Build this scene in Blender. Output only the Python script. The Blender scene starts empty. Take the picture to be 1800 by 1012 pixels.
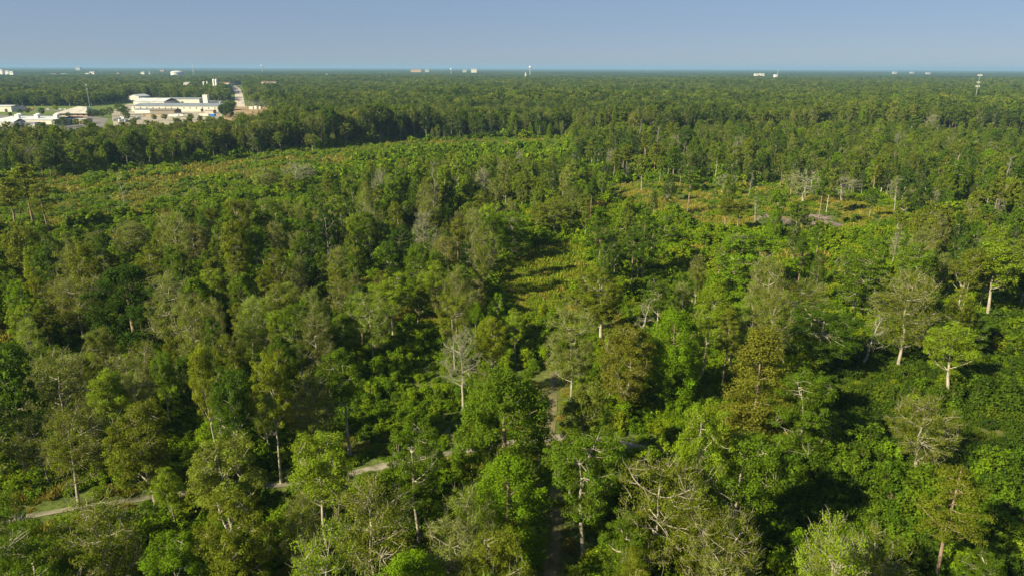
import bpy, math, random
import numpy as np
from mathutils import Matrix, Vector

# ------------------------------------------------------------------ camera, world, sun, exposure
SC = bpy.context.scene
R = math.radians
H = 65.0                       # height of the drone above the ground
PITCH = R(17.83); ROLL = 0.0033; F = 1200.0; CX, CY = 900.0, 506.0
fwd = np.array([0, math.cos(PITCH), -math.sin(PITCH)])
up0 = np.array([0, math.sin(PITCH), math.cos(PITCH)])
xh = np.array([1.0, 0, 0])
RT = xh * math.cos(ROLL) + up0 * math.sin(ROLL)
UP = -xh * math.sin(ROLL) + up0 * math.cos(ROLL)
cam_d = bpy.data.cameras.new('camera'); cam = bpy.data.objects.new('camera', cam_d)
SC.collection.objects.link(cam); SC.camera = cam
cam.matrix_world = Matrix(((RT[0], UP[0], -fwd[0], 0), (RT[1], UP[1], -fwd[1], 0), (RT[2], UP[2], -fwd[2], H), (0, 0, 0, 1)))
cam_d.sensor_width = 36; cam_d.lens = 24; cam_d.clip_start = 1; cam_d.clip_end = 150000

SUN_EL, SUN_TRAVEL = R(33), R(57)      # height of the sun; its light travels this far right of straight ahead
w = bpy.data.worlds.new('World'); SC.world = w; w.use_nodes = True
nt = w.node_tree; bg = nt.nodes['Background']
sky = nt.nodes.new('ShaderNodeTexSky'); sky.sky_type = 'NISHITA'; sky.sun_disc = False
sky.sun_elevation = SUN_EL; sky.sun_rotation = math.pi + SUN_TRAVEL
sky.altitude = 0; sky.air_density = 1.0; sky.dust_density = 0.0; sky.ozone_density = 6.0
tn = nt.nodes.new('ShaderNodeMixRGB'); tn.blend_type = 'MULTIPLY'; tn.inputs[0].default_value = 1; tn.inputs[2].default_value = (0.54, 0.56, 0.67, 1)
nt.links.new(sky.outputs[0], tn.inputs[1]); 
hb = nt.nodes.new('ShaderNodeMixRGB'); hb.inputs[0].default_value = 0.55; hb.inputs[2].default_value = (2.65, 3.45, 4.75, 1)   # thin high haze
nt.links.new(tn.outputs[0], hb.inputs[1]); nt.links.new(hb.outputs[0], bg.inputs[0]); bg.inputs[1].default_value = 0.05
sd = bpy.data.lights.new('sun', 'SUN'); sd.energy = 5.0; sd.angle = R(0.5); sd.color = (1.0, 0.905, 0.61)
sun = bpy.data.objects.new('sun', sd); SC.collection.objects.link(sun)
d = Vector((math.sin(SUN_TRAVEL) * math.cos(SUN_EL), math.cos(SUN_TRAVEL) * math.cos(SUN_EL), -math.sin(SUN_EL)))
sun.rotation_euler = d.to_track_quat('-Z', 'Y').to_euler()
SC.view_settings.view_transform = 'Standard'; SC.view_settings.look = 'None'
SC.view_settings.exposure = 1.27; SC.view_settings.gamma = 1
cy = SC.cycles
cy.use_denoising = True; cy.max_bounces = 4; cy.diffuse_bounces = 3; cy.glossy_bounces = 1
cy.transmission_bounces = 2; cy.volume_bounces = 0; cy.transparent_max_bounces = 4
cy.caustics_reflective = False; cy.caustics_refractive = False
cy.use_adaptive_sampling = False
SC.render.use_persistent_data = False

# ------------------------------------------------------------------ geometry of the view
def ray(px, py):
    return fwd + RT * ((px - CX) / F) + UP * ((CY - py) / F)
def at(px, py, z=0.0):
    """the point of the level plane z that the photo shows at px, py"""
    r = ray(px, py); t = (z - H) / r[2]
    return (r[0] * t, r[1] * t)
def at_dist(px, py, y):
    """the point at depth y seen at px, py"""
    r = ray(px, py); t = y / r[1]
    return (r[0] * t, y, H + r[2] * t)
def proj(x, y, z):
    x = np.asarray(x, float); y = np.asarray(y, float); z = np.asarray(z, float) - H
    dz = x * fwd[0] + y * fwd[1] + z * fwd[2]
    dz = np.where(dz < 1, 1, dz)
    u = (x * RT[0] + y * RT[1] + z * RT[2]) / dz; v = (x * UP[0] + y * UP[1] + z * UP[2]) / dz
    return CX + u * F, CY - v * F
def inside(poly, X, Y):
    X = np.asarray(X, float); Y = np.asarray(Y, float); c = np.zeros(X.shape, bool); n = len(poly)
    for i in range(n):
        x0, y0 = poly[i]; x1, y1 = poly[(i + 1) % n]
        if y0 == y1: continue
        c ^= ((y0 > Y) != (y1 > Y)) & (X < (x1 - x0) * (Y - y0) / (y1 - y0) + x0)
    return c
def vnoise(x, y, s, seed=0):
    """smooth value noise, 0..1"""
    x = np.asarray(x) / s; y = np.asarray(y) / s
    xi = np.floor(x); yi = np.floor(y); fx = x - xi; fy = y - yi
    def h(a, b):
        v = np.sin(a * 127.1 + b * 311.7 + seed * 74.7) * 43758.5453
        return v - np.floor(v)
    fx = fx * fx * (3 - 2 * fx); fy = fy * fy * (3 - 2 * fy)
    return (h(xi, yi) * (1 - fx) + h(xi + 1, yi) * fx) * (1 - fy) + (h(xi, yi + 1) * (1 - fx) + h(xi + 1, yi + 1) * fx) * fy

# ------------------------------------------------------------------ materials
def nm(name):
    m = bpy.data.materials.new(name); m.use_nodes = True
    t = m.node_tree; t.nodes.clear()
    return m, t, t.nodes.new, t.links.new
def ramp(N, stops, interp='LINEAR'):
    r = N('ShaderNodeValToRGB'); e = r.color_ramp; e.interpolation = interp
    while len(e.elements) < len(stops): e.elements.new(0.5)
    for k, (p, c) in enumerate(stops):
        e.elements[k].position = p; e.elements[k].color = (*c, 1)
    return r
def leaf_mat(name, stops=None, trans=0.38, hue=0.014):
    """foliage: own colour per tree (object colour, or a ramp over the instance's random), varied leaf by leaf"""
    m, t, N, L = nm(name)
    oi = N('ShaderNodeObjectInfo')
    if stops is None:
        base = oi.outputs['Color']
    else:
        nz = N('ShaderNodeTexNoise'); nz.inputs['Scale'].default_value = 0.0045; nz.inputs['Detail'].default_value = 5
        L(oi.outputs['Location'], nz.inputs['Vector'])
        mx = N('ShaderNodeMath'); mx.operation = 'MULTIPLY_ADD'; mx.inputs[1].default_value = 1.5; mx.inputs[2].default_value = -0.68
        L(nz.outputs['Fac'], mx.inputs[0])
        ad = N('ShaderNodeMath'); ad.operation = 'MULTIPLY_ADD'; ad.inputs[1].default_value = 0.9; ad.use_clamp = True
        L(oi.outputs['Random'], ad.inputs[0]); L(mx.outputs[0], ad.inputs[2])
        rp = ramp(N, stops); L(ad.outputs[0], rp.inputs[0]); base = rp.outputs[0]
    at_ = N('ShaderNodeAttribute'); at_.attribute_name = 'tint'
    hs = N('ShaderNodeHueSaturation')
    mh = N('ShaderNodeMapRange'); mh.inputs['To Min'].default_value = 0.5 - hue; mh.inputs['To Max'].default_value = 0.5 + hue
    mv = N('ShaderNodeMapRange'); mv.inputs['To Min'].default_value = 0.62; mv.inputs['To Max'].default_value = 1.42
    L(at_.outputs['Fac'], mh.inputs[0]); L(at_.outputs['Fac'], mv.inputs[0])
    L(mh.outputs[0], hs.inputs['Hue']); L(mv.outputs[0], hs.inputs['Value']); L(base, hs.inputs['Color'])
    p = N('ShaderNodeBsdfPrincipled'); p.inputs['Roughness'].default_value = 0.6; p.inputs['Specular IOR Level'].default_value = 0.10
    L(hs.outputs[0], p.inputs['Base Color'])
    tr = N('ShaderNodeBsdfTranslucent'); h2 = N('ShaderNodeHueSaturation'); h2.inputs['Hue'].default_value = 0.49
    h2.inputs['Value'].default_value = 1.45; L(hs.outputs[0], h2.inputs['Color']); L(h2.outputs[0], tr.inputs[0])
    ms = N('ShaderNodeMixShader'); ms.inputs[0].default_value = trans
    L(p.outputs[0], ms.inputs[1]); L(tr.outputs[0], ms.inputs[2])
    o = N('ShaderNodeOutputMaterial'); L(ms.outputs[0], o.inputs[0])
    return m
def noisy_mat(name, c0, c1, scale=1.0, rough=0.8, detail=4, coord='Object', zs=1.0):
    m, t, N, L = nm(name)
    tc = N('ShaderNodeTexCoord'); mp = N('ShaderNodeMapping'); mp.inputs['Scale'].default_value = (1, 1, zs)
    nz = N('ShaderNodeTexNoise'); nz.inputs['Scale'].default_value = scale; nz.inputs['Detail'].default_value = detail
    L(tc.outputs[coord], mp.inputs[0]); L(mp.outputs[0], nz.inputs['Vector'])
    rp = ramp(N, [(0.3, c0), (0.7, c1)]); L(nz.outputs['Fac'], rp.inputs[0])
    p = N('ShaderNodeBsdfPrincipled'); p.inputs['Roughness'].default_value = rough; p.inputs['Specular IOR Level'].default_value = 0.25
    L(rp.outputs[0], p.inputs['Base Color'])
    o = N('ShaderNodeOutputMaterial'); L(p.outputs[0], o.inputs[0])
    return m
M_LEAF = leaf_mat('foliage')
GREENS = [(0.0, (0.037, 0.076, 0.003)), (0.25, (0.064, 0.119, 0.004)), (0.5, (0.110, 0.160, 0.005)),
          (0.75, (0.135, 0.171, 0.013)), (1.0, (0.139, 0.214, 0.005))]
M_WOODLAND = leaf_mat('woodland_foliage', GREENS)
M_FOREST = leaf_mat('forest_foliage', [(0.0, (0.026, 0.052, 0.005)), (0.3, (0.058, 0.095, 0.007)), (0.6, (0.104, 0.139, 0.011)), (0.85, (0.129, 0.159, 0.025)), (1.0, (0.173, 0.197, 0.020))])
M_THICKET = leaf_mat('thicket_foliage', [(0.0, (0.032, 0.065, 0.004)), (0.6, (0.065, 0.108, 0.005)), (1.0, (0.097, 0.140, 0.006))])  # greens darkened to put the lens fall-off at lower right into the colour
M_PINE_L = leaf_mat('pine_foliage', [(0.0, (0.048, 0.078, 0.006)), (1.0, (0.092, 0.126, 0.009))], trans=0.15)
M_UNDER = leaf_mat('undergrowth_foliage', [(0.0, (0.066, 0.121, 0.003)), (0.4, (0.112, 0.186, 0.004)), (0.8, (0.158, 0.228, 0.004)), (1.0, (0.198, 0.228, 0.006))])
M_SAGE = leaf_mat('sage_foliage', [(0.0, (0.098, 0.157, 0.018)), (1.0, (0.145, 0.206, 0.028))])
M_STRAW = leaf_mat('dry_grass', [(0.0, (0.15, 0.165, 0.012)), (0.6, (0.20, 0.185, 0.022)), (1.0, (0.25, 0.20, 0.05))], trans=0.2)
M_GRASS = leaf_mat('tall_grass', [(0.0, (0.11, 0.165, 0.006)), (1.0, (0.175, 0.20, 0.012))], trans=0.2)
M_BARK = noisy_mat('pale_bark', (0.19, 0.165, 0.125), (0.40, 0.355, 0.28), 1.2, 0.9, zs=0.5)
M_BARK_D = noisy_mat('brown_bark', (0.15, 0.105, 0.075), (0.28, 0.20, 0.145), 1.2, 0.9, zs=0.4)
M_DEAD = noisy_mat('bare_wood', (0.17, 0.16, 0.13), (0.31, 0.29, 0.25), 1.0, 0.9)

# ------------------------------------------------------------------ mesh helpers
def mesh_np(name, V, Fq, mats, midx=None, tint=None):
    me = bpy.data.meshes.new(name)
    V = np.asarray(V, np.float32); Fq = np.asarray(Fq, np.int32)
    me.vertices.add(len(V)); me.vertices.foreach_set('co', V.ravel())
    n = len(Fq); me.loops.add(n * 4); me.loops.foreach_set('vertex_index', Fq.ravel())
    me.polygons.add(n); me.polygons.foreach_set('loop_start', np.arange(n, dtype=np.int32) * 4)
    for m in mats: me.materials.append(m)
    if midx is not None: me.polygons.foreach_set('material_index', np.asarray(midx, np.int32))
    if tint is not None:
        a = me.attributes.new('tint', 'FLOAT', 'FACE'); a.data.foreach_set('value', np.asarray(tint, np.float32))
    me.update(calc_edges=True); me.validate()
    return me
def tube(pts, rad, sides=5):
    pts = np.asarray(pts, float); n = len(pts)
    tg = np.gradient(pts, axis=0); tg /= np.linalg.norm(tg, axis=1)[:, None] + 1e-9
    ref = np.array([0.0, 0, 1]) if abs(tg[0][2]) < 0.9 else np.array([1.0, 0, 0])
    a = np.cross(tg, ref); a /= np.linalg.norm(a, axis=1)[:, None] + 1e-9
    b = np.cross(tg, a)
    th = np.arange(sides) * 2 * math.pi / sides
    V = pts[:, None, :] + (a[:, None, :] * np.cos(th)[None, :, None] + b[:, None, :] * np.sin(th)[None, :, None]) * np.asarray(rad)[:, None, None]
    V = V.reshape(-1, 3); i = np.arange(n - 1)[:, None] * sides; j = np.arange(sides)[None, :]; k = (j + 1) % sides
    Fq = np.stack([i + j, i + k, i + sides + k, i + sides + j], -1).reshape(-1, 4)
    return V, Fq
class Wood:
    def __init__(s): s.V = []; s.F = []; s.n = 0
    def add(s, pts, rad, sides=5):
        V, Fq = tube(pts, rad, sides); s.V.append(V); s.F.append(Fq + s.n); s.n += len(V)
    def out(s):
        if not s.V: return np.zeros((0, 3)), np.zeros((0, 4), int)
        return np.concatenate(s.V), np.concatenate(s.F)
def leaves(rng, C, rad, n, size, flat=0.7, upb=0.35, aspect=1.0, shell=0.45, droop=0.0):
    """n leaf sprays round every clump centre of C; returns verts, quads, tint"""
    k = len(C); C = np.repeat(C, n, 0); rad = np.repeat(rad, n)
    dv = rng.normal(size=(k * n, 3)); dv /= np.linalg.norm(dv, axis=1)[:, None]
    rr = rad * (shell + (1 - shell) * rng.random(k * n)) * (0.85 + 0.3 * rng.random(k * n))
    P = C + dv * rr[:, None] * np.array([1, 1, flat])
    P[:, 2] -= droop * rng.random(k * n) * rad
    nrm = dv * 0.8 + rng.normal(size=(k * n, 3)) * 0.55 + np.array([0, 0, upb]); nrm /= np.linalg.norm(nrm, axis=1)[:, None]
    a = np.cross(nrm, rng.normal(size=(k * n, 3))); a /= np.linalg.norm(a, axis=1)[:, None]
    b = np.cross(nrm, a)
    s = size * (0.6 + 0.8 * rng.random(k * n))[:, None] * 0.5
    a = a * s * aspect; b = b * s / max(aspect, 1)
    V = np.stack([P - a * 1.1, P - b * 0.9 + a * 0.1, P + a * 1.1, P + b * 0.9 - a * 0.1], 1).reshape(-1, 3)
    Fq = np.arange(k * n * 4).reshape(-1, 4)
    ct = np.repeat(rng.random(k), n)
    return V, Fq, np.clip(0.5 * rng.random(k * n) + 0.5 * ct, 0, 1)
def lobes(rng, n=5):
    D_ = rng.normal(size=(n, 3)); D_ /= np.linalg.norm(D_, axis=1)[:, None]; A = rng.uniform(-0.34, 0.42, n)
    return lambda d: 1 + sum(a * np.maximum(0, d @ v) ** 3 for a, v in zip(A, D_))
def curve(p0, p1, rng, n=5, bend=0.12, sag=0.0):
    t = np.linspace(0, 1, n)[:, None]; p0 = np.asarray(p0); p1 = np.asarray(p1)
    P = p0 + (p1 - p0) * t; Lg = np.linalg.norm(p1 - p0)
    off = rng.normal(size=3) * bend * Lg
    P += off * np.sin(t * math.pi) * 0.5; P[:, 2] -= (np.sin(t * math.pi) * sag * Lg)[:, 0]
    return P

LOD = {'close': (2.0, 0.68), 'near': (1.0, 1.0), 'mid': (0.30, 1.9), 'far': (0.035, 5.0)}
def build_tree(kind, seed, lod='near'):
    """returns wood (V,F) and leaves (V,F,tint); nominal height 20 m, crown about 10 m wide"""
    rng = np.random.default_rng(seed); W = Wood(); nf, sf = LOD[lod]; sides = 6 if lod in ('near', 'close') else 4
    LV = []
    def addl(C, r, n, size, **k):
        n = max(1, int(round(n * nf))); LV.append(leaves(rng, np.asarray(C), np.asarray(r), n, size * sf, **k))
    if kind in ('oak', 'tall', 'airy', 'bare', 'round'):
        par = dict(oak=(0.17, 5.4, 150, 0.12, 95, 0.27), tall=(0.42, 3.8, 105, 0.10, 90, 0.25), airy=(0.20, 5.0, 160, 0.078, 52, 0.23),
                   bare=(0.28, 5.0, 110, 0.11, 20, 0.20), round=(0.07, 5.0, 150, 0.10, 100, 0.27))[kind]
        clear, cr, ncl, br, nleaf, lsz = par
        zc0 = 20 * clear; cz = (20 + zc0) / 2; hz = (20 - zc0) / 2
        lean = rng.normal(size=2) * 0.8
        # anchors in an uneven shell
        lb = lobes(rng, 6); dv = rng.normal(size=(ncl * 3, 3)); dv /= np.linalg.norm(dv, axis=1)[:, None]
        dv = dv[dv[:, 2] > -0.85][:ncl]
        q = 0.45 + 0.55 * rng.random(len(dv)) ** 0.6
        if kind != 'tall': q *= np.where(dv[:, 2] < 0, 0.92, 1.0)
        A = dv * (lb(dv) * q)[:, None] * np.array([cr, cr, hz]) + np.array([lean[0], lean[1], cz])
        A[:, 2] = np.minimum(A[:, 2], 19.4)
        top = np.array([lean[0] * 0.8, lean[1] * 0.8, 20 * (0.80 if kind != 'tall' else 0.9)])
        nseg = 9; t = np.linspace(0, 1, nseg)
        wob = np.cumsum(rng.normal(size=(nseg, 2)) * (0.16 if kind != 'tall' else 0.10), 0); wob -= wob[0]
        T = np.zeros((nseg, 3)); T[:, 2] = t * top[2]; T[:, :2] = top[:2] * (t ** 1.5)[:, None] + wob
        r0 = 0.40 if kind in ('oak', 'bare') else 0.30
        rad = r0 * (1 - 0.80 * t) + 0.10 * np.exp(-t * 18)
        W.add(T, rad, sides + 1)
        def trunk_at(z): return np.array([np.interp(z, T[:, 2], T[:, 0]), np.interp(z, T[:, 2], T[:, 1]), z])
        nl = {'oak': 9, 'tall': 9, 'airy': 10, 'bare': 11, 'round': 9}[kind]
        # limbs reach towards spread-out anchors
        idx = [int(rng.integers(len(A)))]
        dist = np.linalg.norm(A - A[idx[0]], axis=1)
        for _ in range(nl - 1):
            k = int(np.argmax(dist * (0.8 + 0.4 * rng.random(len(A))))); idx.append(k); dist = np.minimum(dist, np.linalg.norm(A - A[k], axis=1))
        LP = []; LR = []
        for k in idx:
            tip = A[k]; hd = math.hypot(*(tip[:2] - lean))
            z0 = max(zc0 * 0.92, min(tip[2] - hd * (0.55 if kind != 'tall' else 1.1), top[2] * 0.92)) + rng.uniform(-0.4, 0.4)
            c = curve(trunk_at(z0), tip, rng, 7, 0.10, 0.10 if kind != 'tall' else 0.04)
            r1 = br * (1.25 if kind == 'oak' else 1.0) * rng.uniform(0.8, 1.2)
            rr = np.linspace(r1 * 1.25, 0.03, 7)
            W.add(c, rr, sides); LP.append(c[1:]); LR.append(rr[1:])
        LP = np.concatenate(LP); LR = np.concatenate(LR)
        if lod != 'far':
            for k in range(len(A)):
                if k in idx: continue
                dd = np.linalg.norm(LP - A[k], axis=1) + np.maximum(0, LP[:, 2] - A[k][2]) * 1.5
                j = int(np.argmin(dd)); c = curve(LP[j], A[k], rng, 4, 0.15, 0.05)
                W.add(c, np.linspace(min(LR[j], 0.065), 0.022, 4), 3)
        if kind in ('bare', 'airy') and lod != 'far':
            nt_ = (5 if kind == 'bare' else 2) if lod in ('near', 'close') else (3 if kind == 'bare' else 0)
            for a in A:
                out = a - np.array([lean[0], lean[1], cz - 3]); out /= np.linalg.norm(out)
                for _ in range(nt_):
                    dr = out + rng.normal(size=3) * 0.55; dr /= np.linalg.norm(dr)
                    W.add(curve(a - out * 0.5, a + dr * rng.uniform(0.8, 1.7), rng, 3, 0.2), [0.03 * max(sf, 1), 0.022 * max(sf, 1), 0.010], 3)
        crad = rng.uniform(0.55, 1.35, len(A)) * (0.9 if kind == 'tall' else 1.0)
        addl(A, crad, nleaf, lsz, flat=0.62 if kind == 'oak' else 0.75)
        if kind in ('oak', 'round', 'tall', 'airy'):   # inner foliage
            B = A * np.array([0.6, 0.6, 1]) + np.array([0, 0, -0.6]); B = B[rng.random(len(B)) < 0.5]
            addl(B, np.full(len(B), 1.2), nleaf * 0.4, lsz)
    elif kind == 'pine':
        top = 19.6; nseg = 8; t = np.linspace(0, 1, nseg); T = np.zeros((nseg, 3)); T[:, 2] = t * top
        T[:, :2] = np.cumsum(rng.normal(size=(nseg, 2)) * 0.09, 0)
        W.add(T, 0.27 * (1 - 0.78 * t) + 0.04, sides + 1)
        C = []; z = 20 * rng.uniform(0.46, 0.56)
        while z < 19.3:
            f = (z - 9) / 11; L_ = 4.3 * (1 - f ** 1.8 * 0.78) * rng.uniform(0.65, 1.1); a0 = rng.uniform(0, 6.28)
            for k in range(int(rng.integers(2, 5))):
                a = a0 + k * 2.2 + rng.normal() * 0.3; l = L_ * rng.uniform(0.6, 1.1)
                p0 = np.array([T[0, 0], T[0, 1], z]); p0[:2] = [np.interp(z, T[:, 2], T[:, 0]), np.interp(z, T[:, 2], T[:, 1])]
                p1 = p0 + np.array([math.cos(a) * l, math.sin(a) * l, l * rng.uniform(0.05, 0.35)])
                W.add(curve(p0, p1, rng, 4, 0.06, 0.06), [0.07, 0.055, 0.04, 0.02], 4 if lod in ('near', 'close') else 3)
                m = max(2, int(l / 1.1))
                for q in range(m):
                    s = 0.42 + 0.6 * q / max(1, m - 1)
                    C.append(p0 + (p1 - p0) * s + rng.normal(size=3) * np.array([0.55, 0.55, 0.22]))
            z += rng.uniform(0.55, 1.15)
        C.append(np.array([T[-1, 0], T[-1, 1], 19.4])); C.append(np.array([T[-1, 0], T[-1, 1], 18.6]))
        C = np.array(C); addl(C, rng.uniform(0.7, 1.25, len(C)), 90, 0.25, flat=0.42, upb=0.5, aspect=1.5)
    elif kind == 'cedar':
        W.add([(0, 0, 0), (0.2, 0, 8), (0, 0.1, 19)], [0.3, 0.2, 0.05], sides)
        C = []
        for _ in range(150):
            z = 2.5 + 17 * rng.random() ** 1.15; rr = 4.6 * (1 - (z / 20.5) ** 1.6) * (0.22 + 0.82 * rng.random()) + 0.3; a = rng.uniform(0, 6.28)
            C.append((rr * math.cos(a), rr * math.sin(a), z))
        addl(C, rng.uniform(0.8, 1.5, 150), 110, 0.28, flat=0.55, droop=0.5)
        for c in C[::6]: W.add(curve((0, 0, c[2] - 0.5), c, rng, 4, 0.1), [0.06, 0.05, 0.03, 0.015], 3)
    elif kind == 'vine':
        # a tree swallowed by climbers: foliage from the ground to the top in hanging folds
        W.add([(0, 0, 0), (0.1, 0, 9), (0, 0.1, 18)], [0.35, 0.25, 0.08], sides)
        C = []; ph = rng.uniform(0, 6.28); nl = int(rng.integers(3, 6))
        for _ in range(320):
            z = 0.6 + 19.0 * rng.random(); a = rng.uniform(0, 6.28); f = z / 20
            r_ = (3.7 - 1.3 * f + 1.3 * math.sin(f * math.pi)) * (1 - max(0, f - 0.78) * 3.2) * (1 + 0.22 * math.sin(a * nl + ph + f * 2))
            r_ *= 0.72 + 0.30 * rng.random(); C.append((r_ * math.cos(a), r_ * math.sin(a), z))
        addl(C, rng.uniform(0.45, 1.1, 320), 72, 0.26, flat=1.0, droop=0.9)
        for _ in range(7):
            a = rng.uniform(0, 6.28); z = rng.uniform(13, 18); p1 = (3.8 * math.cos(a), 3.8 * math.sin(a), z + rng.uniform(0.5, 2.5))
            W.add(curve((0, 0, z - 3), p1, rng, 5, 0.15), [0.1, 0.08, 0.06, 0.04, 0.02], 4)
    elif kind == 'snag':
        lean = rng.normal(size=2) * 1.0; t = np.linspace(0, 1, 8); T = np.zeros((8, 3)); T[:, 2] = t * 19; T[:, :2] = lean * (t ** 1.3)[:, None] + np.cumsum(rng.normal(size=(8, 2)) * 0.14, 0)
        W.add(T, 0.30 * (1 - 0.85 * t) + 0.03, sides)
        C = []
        for _ in range(20):
            j = int(rng.integers(3, 8)); a = rng.uniform(0, 6.28); l = rng.uniform(1.2, 3.6) * (1.2 - 0.5 * t[j])
            p1 = T[j] + np.array([math.cos(a) * l * 0.7, math.sin(a) * l * 0.7, l * rng.uniform(0.3, 1.0)])
            W.add(curve(T[j], p1, rng, 5, 0.18), [0.075, 0.06, 0.045, 0.03, 0.015], 4)
            for _ in range(4):
                s = rng.uniform(0.5, 1); q0 = T[j] + (p1 - T[j]) * s
                W.add(curve(q0, q0 + rng.normal(size=3) * 0.7 + np.array([0, 0, 0.6]), rng, 3, 0.2), [0.035, 0.025, 0.012], 3)
            C.append(p1)
        addl(C, np.full(len(C), 0.7), 8, 0.25)
    return W.out(), tuple(np.concatenate([l[i] + (0 if i != 1 else o) for l, o in zip(LV, np.cumsum([0] + [len(l[0]) for l in LV[:-1]]))]) for i in range(3))

def build_shrub(kind, seed, lod='near'):
    rng = np.random.default_rng(seed); nf, sf = {'near': (1.0, 1.0), 'mid': (0.30, 1.8), 'far': (0.12, 2.7)}[lod]
    W = Wood()
    if kind == 'tuft':          # a stand of tall dry grass
        n = int(420 * nf); a = rng.uniform(0, 6.28, n); r = 1.5 * np.sqrt(rng.random(n)); P = np.stack([r * np.cos(a), r * np.sin(a), np.zeros(n)], 1)
        h = rng.uniform(0.5, 1.3, n) * (1.2 - r * 0.35); ln = rng.normal(size=(n, 2)) * 0.3
        T = P + np.concatenate([ln, h[:, None]], 1); b = rng.uniform(0, 3.14, n); wv = np.stack([np.cos(b), np.sin(b), np.zeros(n)], 1) * 0.055 * sf
        V = np.stack([P - wv * 1.6, P + wv * 1.6, T + wv * 0.5, T - wv * 0.5], 1).reshape(-1, 3)
        return (np.zeros((0, 3)), np.zeros((0, 4), int)), (V, np.arange(n * 4).reshape(-1, 4), rng.random(n))
    k = 16; a = rng.uniform(0, 6.28, k); r = 1.45 * np.sqrt(rng.random(k)); lb = rng.uniform(0.7, 1.2, k)
    C = np.stack([r * np.cos(a), r * np.sin(a), (0.35 + 1.35 * (1 - (r / 1.9) ** 2)) * lb], 1)
    if kind == 'tallshrub': C[:, 2] *= 1.7; C[:, :2] *= 0.75
    for c in C[:7]: W.add([(0, 0, 0), c * np.array([0.4, 0.4, 0.55]), c], [0.05, 0.035, 0.015], 3)
    n = max(1, int(52 * nf)); C2 = np.concatenate([C, C * np.array([0.9, 0.9, 0.45])])
    return W.out(), leaves(rng, C2, rng.uniform(0.4, 0.75, len(C2)), n, 0.21 * sf, flat=0.8, shell=0.3)

_cache = {}
def meshes(kind, var, lod):
    """(trunk mesh, crown mesh) for trees that stand as objects of their own"""
    k = (kind, var, lod)
    if k not in _cache:
        wv, lv = (build_shrub if kind in ('shrub', 'tallshrub', 'tuft') else build_tree)(kind, 100 * var + sum(map(ord, kind)), lod)
        bark = M_BARK_D if kind in ('pine', 'cedar', 'vine', 'shrub', 'tallshrub') else (M_DEAD if kind in ('bare', 'snag') else M_BARK)
        tm = mesh_np(kind + '_wood', wv[0], wv[1], [bark]) if len(wv[1]) else None
        if tm: tm.polygons.foreach_set('use_smooth', np.ones(len(tm.polygons), bool))
        cm = mesh_np(kind + '_leaves', lv[0], lv[1], [M_LEAF], tint=lv[2]) if len(lv[1]) else None
        _cache[k] = (tm, cm)
    return _cache[k]
def source(kind, var, lod, lm):
    wv, lv = (build_shrub if kind in ('shrub', 'tallshrub', 'tuft') else build_tree)(kind, 100 * var + 7 + sum(map(ord, kind)), lod)
    bark = M_BARK_D if kind in ('pine', 'cedar', 'vine', 'shrub', 'tallshrub') else (M_DEAD if kind in ('bare', 'snag') else M_BARK)
    V = np.concatenate([wv[0], lv[0]]); Fq = np.concatenate([wv[1], lv[1] + len(wv[0])])
    mi = np.concatenate([np.zeros(len(wv[1]), int), np.ones(len(lv[1]), int)]); ti = np.concatenate([np.full(len(wv[1]), 0.5), lv[2]])
    me = mesh_np(kind + '_source', V, Fq, [bark, lm], mi, ti)
    return me

def scatter(name, label, P, S, RZ, IDX, srcs, cat):
    """ONE stuff object: source meshes set out on points by geometry nodes"""
    me = bpy.data.meshes.new(name); n = len(P)
    me.vertices.add(n); me.vertices.foreach_set('co', np.asarray(P, np.float32).ravel())
    a = me.attributes.new('scl', 'FLOAT_VECTOR', 'POINT'); a.data.foreach_set('vector', np.asarray(S, np.float32).ravel())
    rot = np.zeros((n, 3), np.float32); rot[:, 2] = RZ
    a = me.attributes.new('rot', 'FLOAT_VECTOR', 'POINT'); a.data.foreach_set('vector', rot.ravel())
    a = me.attributes.new('pick', 'INT', 'POINT'); a.data.foreach_set('value', np.asarray(IDX, np.int32))
    ob = bpy.data.objects.new(name, me); SC.collection.objects.link(ob)
    ob['kind'] = 'stuff'; ob['label'] = label; ob['category'] = cat
    col = bpy.data.collections.new(name + '_sources')
    for k, m in enumerate(srcs):
        so = bpy.data.objects.new('%s_source_%s' % (name, chr(97 + k)), m); col.objects.link(so)
    g = bpy.data.node_groups.new(name, 'GeometryNodeTree')
    g.interface.new_socket('Geometry', in_out='INPUT', socket_type='NodeSocketGeometry')
    g.interface.new_socket('Geometry', in_out='OUTPUT', socket_type='NodeSocketGeometry')
    N = g.nodes.new; L = g.links.new
    gi = N('NodeGroupInput'); go = N('NodeGroupOutput'); ip = N('GeometryNodeInstanceOnPoints'); ci = N('GeometryNodeCollectionInfo')
    ci.inputs['Collection'].default_value = col; ci.inputs['Separate Children'].default_value = True; ci.inputs['Reset Children'].default_value = True
    def attr(nm_, ty):
        q = N('GeometryNodeInputNamedAttribute'); q.data_type = ty; q.inputs[0].default_value = nm_; return q.outputs[0]
    ip.inputs['Pick Instance'].default_value = True
    L(gi.outputs[0], ip.inputs['Points']); L(ci.outputs[0], ip.inputs['Instance'])
    L(attr('pick', 'INT'), ip.inputs['Instance Index']); L(attr('scl', 'FLOAT_VECTOR'), ip.inputs['Scale'])
    L(attr('rot', 'FLOAT_VECTOR'), ip.inputs['Rotation']); L(ip.outputs[0], go.inputs[0])
    md = ob.modifiers.new('scatter', 'NODES'); md.node_group = g
    return ob

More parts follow.
